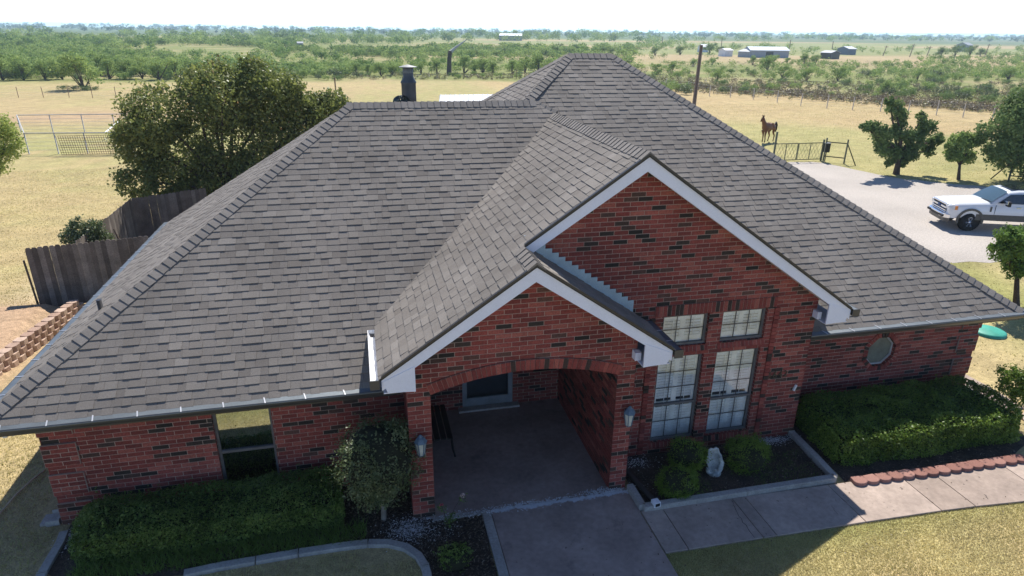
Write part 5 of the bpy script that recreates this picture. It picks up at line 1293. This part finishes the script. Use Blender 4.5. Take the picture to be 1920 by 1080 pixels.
# single mesquite trees and shrubs: one of each kind built once, the rest copies
protos = []
for i in range(5):
    root = thing('mesquite_tree', 'x', 'tree', (0, 0, 0), 'mesquite trees at the scrub edge')
    lean = [-.5, .3, .0, .6, -.2][i]; cl = []
    for k in range(9):
        a = random.uniform(0, 2*math.pi); rr = random.uniform(.3, 1.5); cl.append((np.array([rr*math.cos(a)+lean, rr*math.sin(a), random.uniform(1.1, 2.7)-rr*.3]), (random.uniform(.7, 1.0), random.uniform(.7, 1.0), random.uniform(.4, .65))))
    trunk_branches((0, 0, 0), cl, .085, M['bark'], root, split=True)
    V, Fq, r_ = clump_leaves(cl, 1700, .20, .5, shell=.15, up=.6); np_mesh('crown', V, Fq, r_, M['leaf_mesq'], root); protos.append(root)
spro = []
for i in range(4):
    root = thing('scrub_bush', 'x', 'bush', (0, 0, 0), 'bushes scattered in the scrub')
    cl = [(np.array([random.uniform(-.8, .8), random.uniform(-.8, .8), random.uniform(.5, 1.0)]), (random.uniform(.5, .8), random.uniform(.5, .8), random.uniform(.45, .65))) for k in range(6)]
    V, Fq, r_ = clump_leaves(cl, 900, .17, .5, shell=.3, up=.4); np_mesh('foliage', V, Fq, r_, [M['leaf_mesq'], M['leaf_oak'], M['leaf_mesq'], M['leaf_shrub']][i], root); spro.append(root)
used = set()
def place(ps, i, u, v, sc, label):
    p = ps[i]; b = P(u, v); rz = random.uniform(-.5, .5)
    if p.name in used: return dup(p, tuple(b), rz, sc, label)
    used.add(p.name); p.location = tuple(b); p.rotation_euler = (0, 0, rz); p.scale = (sc, sc, sc); p['label'] = label; return p
ORD = ['first','second','third','fourth','fifth','sixth','seventh','eighth','ninth','tenth','eleventh','twelfth','thirteenth','fourteenth','fifteenth','sixteenth','seventeenth','eighteenth']
place(protos, 0, 158, 168, 1.65, 'lone mesquite leaning left in the dry pasture, standing clear of the scrub')
LM = '%s mesquite tree from the left along the front edge of the left scrub'
for k_, (u, v, sc, i) in enumerate(sorted([(5,150,1.3,1),(45,150,1.2,2),(85,149,1.3,3),(118,149,1.1,4),(205,148,1.25,1),(235,148,1.1,2),(268,148,1.0,4),(298,150,1.2,3),(330,147,1.1,1),(362,147,1.1,2),(25,143,1.4,4),(190,142,1.3,2),(250,141,1.3,3)])): place(protos, i, u, v, sc*random.uniform(.9, 1.1), LM % ORD[k_])
LC = '%s mesquite tree from the left on the scrub edge behind the roof ridge'
for k_, (u, v, sc, i) in enumerate(sorted([(668,140,.85,2),(690,141,.8,1),(715,143,.9,0),(735,141,.9,3),(790,139,1.0,4),(820,139,1.1,2),(870,138,1.3,1),(890,139,1.1,4),(905,137,1.2,3),(925,139,.9,2),(960,138,1.0,1),(985,136,1.2,4),(1010,137,1.3,2),(1035,138,1.0,3),(1060,136,1.1,1),(1100,134,1.0,2),(1130,134,1.0,4)])): place(protos, i, u, v, sc*random.uniform(.9, 1.1), LC % ORD[k_])
LR = 'low green bush scattered in the scrub beyond the paddock fence'
LX = '%s full tree from the left in the scrub beyond the paddock fence'
for k_, (u, v, sc, i) in enumerate(sorted([(1230,140,.8,1),(1262,136,.8,2),(1300,125,.75,3),(1335,124,.8,4),(1466,148,.9,1),(1440,135,1.2,2),(1512,152,.95,3),(1345,152,.8,4),(1662,180,.75,2),(1570,152,.9,1),(1720,150,.8,4),(1412,122,.85,2),(1430,123,.8,3),(1450,122,.95,4),(1475,123,.75,1),(1508,123,1.15,2),(1528,123,1.0,0),(1890,150,1.0,3)])): place(protos, i, u, v, sc, LX % ORD[k_])
for k in range(110):
    t = random.random(); u = random.uniform(1190, 1925); v = random.uniform(133, 178) + (u-1200)/700*12
    place(spro, random.randrange(4), u, v, random.uniform(.45, .95), LR)
for k in range(26):
    u = random.uniform(640, 1180); place(spro, random.randrange(4), u, random.uniform(139, 148), random.uniform(.35, .7), 'low bush at the scrub edge behind the roof')
for u, v, r_ in [(118,168,.45),(140,169,.5),(162,170,.55),(178,169,.4)]: place(spro, 1, u, v, r_, 'low bush at the foot of the lone mesquite')
for u, v, nm in [(675,143,'dark round bush left of the flue in the pasture edge'), (688,144,'dark round bush beside another in the pasture edge, left of the flue'), (1771,190,'dark green bush in the scrub right of the spreading tree'), (1850,196,'dark green bush near the right end of the far fence')]: place(spro, 1, u, v, .6 if u < 700 else .95, nm)

for k in range(34): place(spro, random.randrange(4), random.uniform(-10, 640), random.uniform(145, 151), random.uniform(.5, 1.0), 'low bush at the foot of the left scrub trees')
S = {'a': [], 'b': [], 'c': []}
def inside_clear(u, v):
    return (290 < u < 485 and 88 < v < 103) or (560 < u < 800 and 84 < v < 97) or (770 < u < 1190 and 79 < v < 92) or (100 < u < 230 and 62 < v < 70) or (1290 < u < 1400 and 108 < v < 121) or (1490 < u < 1720 and 104 < v < 119) or (1290 < u < 1920 and 78 < v < 92 and (u > 1500 or v < 88)) or (1200 < u < 1300 and 96 < v < 108 and random.random() < .5)
n = 0
while n < 4200:
    u = random.uniform(-60, 1980); v = random.triangular(62, 150, 100) if u < 900 else random.uniform(66, 150)
    hor = 45+(u/1920)*22
    if v < hor+9: continue
    if u < 660 and v > 147: continue
    if 660 <= u < 1190 and v > 137: continue
    if u >= 1190 and v > 150: continue
    if inside_clear(u, v): continue
    if u > 1200 and 92 < v < 112 and random.random() < .7: continue
    if u > 1200 and 108 < v < 150 and random.random() < .45: continue
    if 1370 < u < 1485 and 96 < v < 125: continue
    if u > 700 and v < 92 and random.random() < .45: continue
    b = P(u, v); D_ = (b-CAM)@_f
    if v > 66 and random.random() < .85 and float(fbm(np.array(b[0]*.8), np.array(b[1]*.45), 26, 55)) < (.43 if u < 1200 else .40): continue
    r_ = random.uniform(6, 13)*D_/F_PX
    r_ = min(max(r_, 1.2), 6.0) if v > hor+16 else min(r_, 9)
    if u > 1200: r_ *= .72
    nl = int(min(230, max(70, (r_/D_*F_PX)**2*1.5)))
    ky = random.random(); S['a' if ky < .66 else ('b' if ky < (.78 if u < 1200 else .72) else 'c')].append((b, r_, nl, r_*.24, random.uniform(.3, .72))); n += 1
bush_mesh_group('scrub', S['a'], M['leaf_mesq']); bush_mesh_group('scrub', S['b'], M['leaf_oak']); bush_mesh_group('scrub', S['c'], M['leaf_bright'])
# low weeds and tall grass filling the scrub floor and the ditch line
W = []
for k in range(1500):
    u = random.uniform(1190, 1960); f_ = (u-1200)/720; v = random.uniform(146+f_*22, 168+f_*52) if random.random() < .55 else random.uniform(118, 165+f_*45); b = P(u, v); r_ = random.uniform(.3, .75)*(1.3 if v < 150 else 1); W.append((b, r_, 40, .16, random.uniform(.1, .9)))
for k in range(260):
    u = random.uniform(640, 1190); b = P(u, random.uniform(141, 150)); W.append((b, random.uniform(.3, .6), 40, .18, random.uniform(.4, 1)))
bush_mesh_group('tall_weeds', W, M['leaf_dry'])
W = []
for k in range(420):
    f_ = random.random(); u = 1200+f_*660; v = 158+f_*50+random.uniform(-6, 4); W.append((P(u, v), random.uniform(.35, .7), 60, .14, random.uniform(0, .5)))
bush_mesh_group('ditch_brush', W, M['leaf_dry'])
# far tree belts below the horizon
Bt = []
for k in range(900):
    u = random.uniform(-80, 2000); hor = 45+(u/1920)*22; dv = random.choice([random.uniform(4, 9), random.uniform(3, 13)])
    b = P(u, hor+dv); D_ = (b-CAM)@_f; r_ = random.uniform(3.2, 6)*D_/F_PX*(1.2 if u < 700 else 1)
    Bt.append((b, min(r_, 16), 34, r_*.5, random.uniform(.2, .8)))
bush_mesh_group('far_woods', Bt, M['far_leaf'])
# distinct far trees
for u, v, sc, lb in [(1040,104,1.1,'round green tree standing alone beyond the roof peak, left of it'), (1130,103,1.1,'pair of dark trees beyond the roof peak, left one'), (1147,104,1.0,'pair of dark trees beyond the roof peak, right one'), (1228,104,1.1,'dark tree in the far farmyard left of the pole'), (1275,103,1.25,'dark tree in the far farmyard near the brown pole'), (1330,102,1.5,'tall dark tree between the brown pole and white shed'), (1349,104,1.2,'dark tree just left of the small white shed'), (1765,107,1.3,'dark tree left in the far clump at right'), (1790,106,1.6,'tall tree in the middle of the far right clump'), (1818,105,1.5,'darkest tree of the far right clump, leaning right'), (1838,106,1.1,'smaller tree at the right end of the far clump')]:
    o = place(protos, random.randrange(1, 5), u, v, sc, lb); o['group'] = 'trees round the far farmyard'
    for ch in o.children:
        if ch.name.startswith('crown'):
            ch.data = ch.data.copy(); ch.data.materials[0] = M['leaf_oak']

# ------------------------------------------------------------------ truck
def truck():
    q = P(1808, 433); hd = math.atan2(.366, -.93)
    root = thing('pickup_truck', 'white crew cab pickup with grey lower trim parked on the gravel', 'truck', (0, 0, 0))
    W_ = mat('white_car_paint', (0.78,0.79,0.80), rough=.22, spec=.6, n1=(2, .02), n2=(20, 0), bump=None); G_ = mat('grey_car_paint', (0.10,0.095,0.085), rough=.35, bump=None)
    CH = mat('chrome', (0.75,0.76,0.78), rough=.12, metal=1.0, bump=None, n1=(1, 0), n2=(1, 0)); BK = M['black_plastic']; GL = mat('tinted_glass', (0.012,0.014,0.018), rough=.05, spec=.9, bump=None, n1=(1, 0), n2=(1, 0)); WS = mat('windscreen_glass', (0.06,0.10,0.12), rough=.04, spec=1.0, bump=None, n1=(1, 0), n2=(1, 0)); TY = mat('tyre_rubber', (0.018,0.018,0.019), rough=.85); HL = mat('headlamp', (0.75,0.77,0.78), rough=.1, spec=.8, bump=None); AM = mat('amber_lens', (0.7,0.25,0.05), rough=.2, bump=None)
    def loft(secs, mtl, name, smooth=True, bev=.0, parent=None):
        mb = MB(); n = len(secs[0]); V = [p for s in secs for p in s]
        mb.add(V, [(j*n+i, j*n+i+1, (j+1)*n+i+1, (j+1)*n+i) for j in range(len(secs)-1) for i in range(n-1)], smooth=smooth)
        mb.add(secs[0], [tuple(range(n))]); mb.add(secs[-1], [tuple(range(n))[::-1]])
        return mb.build(name, mtl, parent or root, bevel=bev, local=True)
    # body: stations along x (front +), section from left rocker over top to right rocker
    def sec(x, zb, w, zs, zt, ct):   # bottom, halfwidth, shoulder z, top z, crown
        h = [(w-.03, zb), (w, zb+.18), (w+.01, (zb+zs)/2), (w-.02, zs), (w-.10, zs+(zt-zs)*.75), (w-.35, zt), (w*.35, zt+ct*.8)]
        L_ = [(x, y, z) for y, z in h]; return L_+[(x, 0, zt+ct)]+[(x, -y, z) for x, y, z in L_[::-1]]
    body = [sec(1.98+.95, .62, .86, 1.05, 1.16, .02), sec(2.86, .58, .96, 1.10, 1.24, .02), sec(2.5, .58, 1.0, 1.14, 1.29, .03), sec(1.6, .56, 1.0, 1.18, 1.36, .03), sec(1.15, .54, 1.0, 1.22, 1.40, .02), sec(.9, .54, 1.0, 1.24, 1.36, .0), sec(-1.75, .54, 1.0, 1.26, 1.34, 0), sec(-1.85, .58, 1.0, 1.3, 1.42, 0), sec(-3.3, .62, .99, 1.3, 1.42, 0)]
    loft(body, W_, 'body')
    # cab
    def csec(x, wb, wt, zb, zt):
        h = [(wb, zb), (wb-.03, zb+.1), ((wb+wt)/2, (zb+zt)/2), (wt+.02, zt-.09), (wt-.08, zt-.01), (wt*.5, zt+.02)]
        L_ = [(x, y, z) for y, z in h]; return L_+[(x, 0, zt+.03)]+[(x, -y, z) for x, y, z in L_[::-1]]
    cab = [csec(1.22, .93, .90, 1.26, 1.36), csec(.85, .95, .84, 1.26, 1.64), csec(.42, .96, .80, 1.26, 1.90), csec(0, .97, .80, 1.26, 1.96), csec(-.9, .97, .80, 1.26, 1.97), csec(-1.5, .96, .79, 1.26, 1.94), csec(-1.75, .95, .80, 1.26, 1.80)]
    loft(cab, W_, 'cab')
    mb = MB(); yb = lambda z: .975-(z-1.30)*.26
    # windscreen: quad grid following cab front
    V = []
    for (x, z, w) in ((1.15, 1.37, .86), (.95, 1.55, .82), (.70, 1.72, .78), (.46, 1.885, .72)): V += [(x+.035, -w, z+.02), (x+.045, -w*.35, z+.045), (x+.045, w*.35, z+.045), (x+.035, w, z+.02)]
    mb.add(V, [(r*4+i, r*4+i+1, (r+1)*4+i+1, (r+1)*4+i) for r in range(3) for i in range(3)], smooth=True); mb.build('windscreen', WS, root, local=True)
    for sd in (1, -1):
        for pts in ([(.92, 1.40), (.42, 1.80), (-.28, 1.84), (-.28, 1.38)], [(-.36, 1.38), (-.36, 1.84), (-1.18, 1.84), (-1.42, 1.70), (-1.42, 1.38)]):
            mb = MB(); mb.prism([(x, sd*(yb(z)+.012), z) for x, z in pts], (0, sd*.012, 0)); mb.build('side_window', GL, root, local=True)
        for x in (.10, -1.0):
            mb = MB(); mb.bar((x, sd*1.02, 1.22), (x-.2, sd*1.02, 1.22), .03, .03); mb.build('door_handle', CH, root, local=True)
        mb = MB()
        for x in (.98, -.32, -1.5): mb.box(x-.008, x+.008, sd*1.0-.006, sd*1.0+.012, .62, 1.3)
        mb.build('door_gap', BK, root, local=True)
        mb = MB(); mb.prism([(1.75, sd*.985, .55), (-3.3, sd*.985, .55), (-3.3, sd*.985, .84), (1.75, sd*.985, .84)], (0, sd*.035, 0)); mb.build('lower_trim', G_, root, local=True)
        mb = MB(); mb.bar((.62, sd*.98, 1.40), (.60, sd*1.16, 1.42), .06, .05); mb.box(.55, .68, min(sd*1.12, sd*1.38), max(sd*1.12, sd*1.38), 1.32, 1.56); mb.build('mirror', BK, root, bevel=.02, local=True)
        mb = MB(); mb.box(.69, .71, min(sd*1.13, sd*1.36), max(sd*1.13, sd*1.36), 1.42, 1.57); mb.build('mirror_cap', CH, root, local=True)
        mb = MB(); mb.box(1.13, 1.20, sd*1.01-.012, sd*1.01+.012, .98, 1.22); mb.build('fender_vent', G_, root, local=True)
        # lamps
        mb = MB(); mb.prism([(2.90, sd*.66, .98), (2.90, sd*.93, .98), (2.70, sd*1.02, 1.02), (2.72, sd*.99, 1.20), (2.94, sd*.86, 1.16), (2.96, sd*.66, 1.16)], (.05, 0, .0)); mb.build('headlight', HL, root, local=True)
        mb = MB(); mb.box(2.62, 2.74, sd*1.0-.02, sd*1.0+.025, 1.0, 1.18); mb.build('marker_lamp', AM, root, local=True)
        mb = MB(); mb.box(2.98, 3.14, min(sd*.45, sd*.80), max(sd*.45, sd*.80), .60, .70); mb.build('fog_lamp_recess', BK, root, local=True)
        for x in (1.98, -2.0):
            # wheel arch + flare
            mb = MB(); mb.lathe([(0, -.02), (.52, -.02), (.52, .0)], (x, sd*1.0, .50), 24, axis=np.array([[1,0,0],[0,0,1],[0,sd,0]], float)); mb.build('wheel_well', BK, root, local=True)
            mb = MB(); V = []
            for k in range(15):
                a = -.25+k*(math.pi+.5)/14
                for r_, yy in ((.50, 1.0), (.50, 1.055), (.60, 1.055), (.60, 1.0)): V.append((x+r_*math.cos(a), sd*yy, .50+r_*math.sin(a)))
            mb.add(V, [(k*4+i, k*4+(i+1) % 4, (k+1)*4+(i+1) % 4, (k+1)*4+i) for k in range(14) for i in range(4)]); mb.build('fender_flare', G_, root, local=True)
            st = .35 if x > 0 else 0; ca, sa = math.cos(st), math.sin(st); ax = np.array([[ca, sa, 0], [0, 0, 1], [-sa*sd*sd*1, ca, 0]], float); ax[2] = np.array([-sa, ca, 0])*sd
            mb = MB(); ct = (x, sd*.93, .43); mb.lathe([(.25, .12), (.27, .14), (.38, .13), (.425, .09), (.43, 0), (.425, -.10), (.38, -.13), (.25, -.13)], ct, 28, axis=ax); wh = mb.build('wheel', TY, root, local=True)
            mb = MB(); mb.lathe([(.25, .12), (.235, .10), (.225, .03)], ct, 28, axis=ax)
            for k in range(6):
                a = k*math.pi/3; p = lambda r_, aa, z: np.array(ct)+ax[0]*r_*math.cos(aa)+ax[1]*r_*math.sin(aa)+ax[2]*z
                mb.add([p(.05, a-.5, .10), p(.05, a+.5, .10), p(.23, a+.18, .10), p(.23, a-.18, .10)], [(0, 1, 2, 3)])
            mb.lathe([(.07, .10), (.06, .13), (0, .135)], ct, 12, axis=ax); mb.build('rim', CH, wh, local=True)
            mb = MB(); mb.lathe([(.24, .04), (0, .04)], ct, 16, axis=ax); mb.build('hub_shadow', BK, wh, local=True)
    # grille
    mb = MB(); mb.box(2.90, 2.965, -.66, .66, .82, 1.19); gr = mb.build('grille', BK, root, bevel=.01, local=True)
    for z0, z1 in ((1.15, 1.20), (.98, 1.06), (.86, .91), (.79, .82)):
        mb = MB(); mb.box(2.95, 2.995, -.68, .68, z0, z1); mb.build('grille_bar', CH, gr, bevel=.006, local=True)
    mb = MB(); mb.lathe([(0, .012), (.16, .008), (.17, -.01)], (3.0, 0, 1.02), 24, axis=np.array([[0, 1, 0], [0, 0, .45], [1, 0, 0]], float)); mb.build('oval_badge', mat('dark_blue_badge', (0.02,0.04,0.12), rough=.2, bump=None), gr, local=True)
    mb = MB(); mb.prism([(2.86, -1.0, .56), (3.08, -.78, .56), (3.12, -.4, .56), (3.12, .4, .56), (3.08, .78, .56), (2.86, 1.0, .56)], (0, 0, .20)); mb.build('front_bumper', CH, root, bevel=.03, local=True)
    mb = MB(); mb.box(3.10, 3.135, -.40, .40, .58, .68); mb.build('bumper_intake', BK, root, local=True)
    mb = MB(); mb.prism([(2.84, -.98, .38), (3.02, -.78, .38), (3.06, -.4, .38), (3.06, .4, .38), (3.02, .78, .38), (2.84, .98, .38)], (0, 0, .19)); mb.build('air_dam', G_, root, bevel=.02, local=True)
    mb = MB(); mb.box(-1.15, .30, -.56, .56, 1.992, 2.012); mb.build('sunroof', GL, root, bevel=.01, local=True)
    mb = MB(); mb.box(-3.2, -1.85, -.80, .80, 1.35, 1.455); mb.build('bed_cover', BK, root, local=True)
    for sd in (1, -1):
        mb = MB(); mb.bar((1.24, sd*.1+.2, 1.42), (1.18, sd*.1+.75, 1.44), .02, .02); mb.build('wiper', BK, root, local=True)
    mb = MB(); mb.box(-3.35, -3.28, -.9, .9, .6, 1.35); mb.build('tailgate', W_, root, local=True)
    # local left wheel contact (1.98, +1.0?) facing the camera
    fx = np.array([math.cos(hd), math.sin(hd)]); lf = np.array([-math.sin(hd), math.cos(hd)])
    side = 1 if lf@(CAM[:2]-q[:2]) > 0 else -1
    o = q[:2]-fx*1.98*.87-lf*side*.87
    root.location = (o[0]+.1, o[1], .0); root.rotation_euler = (0, 0, hd); root.scale = (.87,)*3; return root
truck()

# ------------------------------------------------------------------ horse
def horse():
    base = P(1437, 267); root = thing('horse', 'chestnut horse with dark tail trotting towards the gate', 'horse', tuple(base))
    verts = {'hip': (-.45,0,1.30,.25), 'mid': (0,0,1.22,.27), 'chest': (.45,0,1.26,.27), 'neck0': (.68,0,1.48,.20), 'neck1': (.88,0,1.80,.135), 'poll': (.98,0,2.02,.10), 'face': (1.12,0,1.88,.085), 'nose': (1.24,0,1.70,.06), 'rump': (-.68,0,1.22,.19),
        'fl1': (.50,.14,.98,.115), 'fl2': (.58,.14,.62,.06), 'fl3': (.50,.14,.26,.042), 'fl4': (.55,.14,.04,.055), 'fr1': (.48,-.14,.98,.115), 'fr2': (.40,-.14,.60,.06), 'fr3': (.38,-.14,.26,.042), 'fr4': (.42,-.14,.04,.055),
        'hl1': (-.58,.15,1.0,.15), 'hl2': (-.52,.15,.76,.085), 'hl3': (-.74,.15,.50,.055), 'hl4': (-.70,.15,.22,.04), 'hl5': (-.66,.15,.04,.055), 'hr1': (-.50,-.15,1.0,.15), 'hr2': (-.36,-.15,.76,.085), 'hr3': (-.52,-.15,.50,.055), 'hr4': (-.42,-.15,.22,.04), 'hr5': (-.38,-.15,.04,.055)}
    ed = [('mid','hip'),('mid','chest'),('hip','rump'),('chest','neck0'),('neck0','neck1'),('neck1','poll'),('poll','face'),('face','nose'),('chest','fl1'),('fl1','fl2'),('fl2','fl3'),('fl3','fl4'),('chest','fr1'),('fr1','fr2'),('fr2','fr3'),('fr3','fr4'),('hip','hl1'),('hl1','hl2'),('hl2','hl3'),('hl3','hl4'),('hl4','hl5'),('hip','hr1'),('hr1','hr2'),('hr2','hr3'),('hr3','hr4'),('hr4','hr5')]
    keys = list(verts); me = bpy.data.meshes.new('body'); me.from_pydata([verts[k][:3] for k in keys], [(keys.index(a), keys.index(b)) for a, b in ed], [])
    hm = mat('chestnut_coat', (0.17,0.065,0.028), rough=.5, n1=(3, .2), n2=(20, .1), bump=None); dk = mat('dark_mane', (0.02,0.014,0.012), rough=.7, bump=None)
    o = bpy.data.objects.new('body', me); C.objects.link(o); o.parent = root
    sm = o.modifiers.new('skin', 'SKIN'); sm.use_smooth_shade = True
    if not me.skin_vertices: 
        bpy.context.view_layer.objects.active = o; bpy.ops.mesh.customdata_skin_add()
    for i, k in enumerate(keys):
        me.skin_vertices[0].data[i].radius = (verts[k][3],)*2; me.skin_vertices[0].data[i].use_root = (k == 'mid')
    su = o.modifiers.new('subsurf', 'SUBSURF'); su.levels = 2; su.render_levels = 2; me.materials.append(hm)
    mb = MB(); mb.tube([(-.80,0,1.36), (-.98,0,1.50), (-1.10,0,1.30), (-1.10,0,.95), (-1.06,0,.72)], [.05, .08, .10, .09, .02], 8); mb.build('tail', dk, root, local=True)
    mb = MB()
    for i in range(7):
        t = i/6; p = np.array([.60+.40*t, 0, 1.66+.48*t]); mb.tube([p+np.array([0,-.01,.02]), p+np.array([-.12,-.06,-.08]), p+np.array([-.10,-.11,-.22])], [.04, .04, .01], 5)
    mb.build('mane', dk, root, local=True)
    for s in (1, -1):
        mb = MB(); mb.tube([(.96, s*.06, 2.08), (.97, s*.08, 2.16), (.98, s*.075, 2.24)], [.035, .03, .005], 6); mb.build('ear', hm, root, local=True)
    root.rotation_euler = (0, 0, math.radians(205)); root.scale = (.93,)*3
horse()

# ------------------------------------------------------------------ haze
hz = MB(); hz.box(-3700, 3700, -3100, 3700, -1.5, 16)
hm = bpy.data.materials.new('air_haze'); hm.use_nodes = True; hn = hm.node_tree; hn.nodes.remove(hn.nodes['Principled BSDF'])
pv = hn.nodes.new('ShaderNodeVolumePrincipled'); pv.inputs['Density'].default_value = 0.00032; pv.inputs['Color'].default_value = (.62, .84, 1.0, 1); pv.inputs['Anisotropy'].default_value = .2
hn.links.new(pv.outputs[0], hn.nodes['Material Output'].inputs['Volume'])
hz.build('haze', hm, kind='stuff')
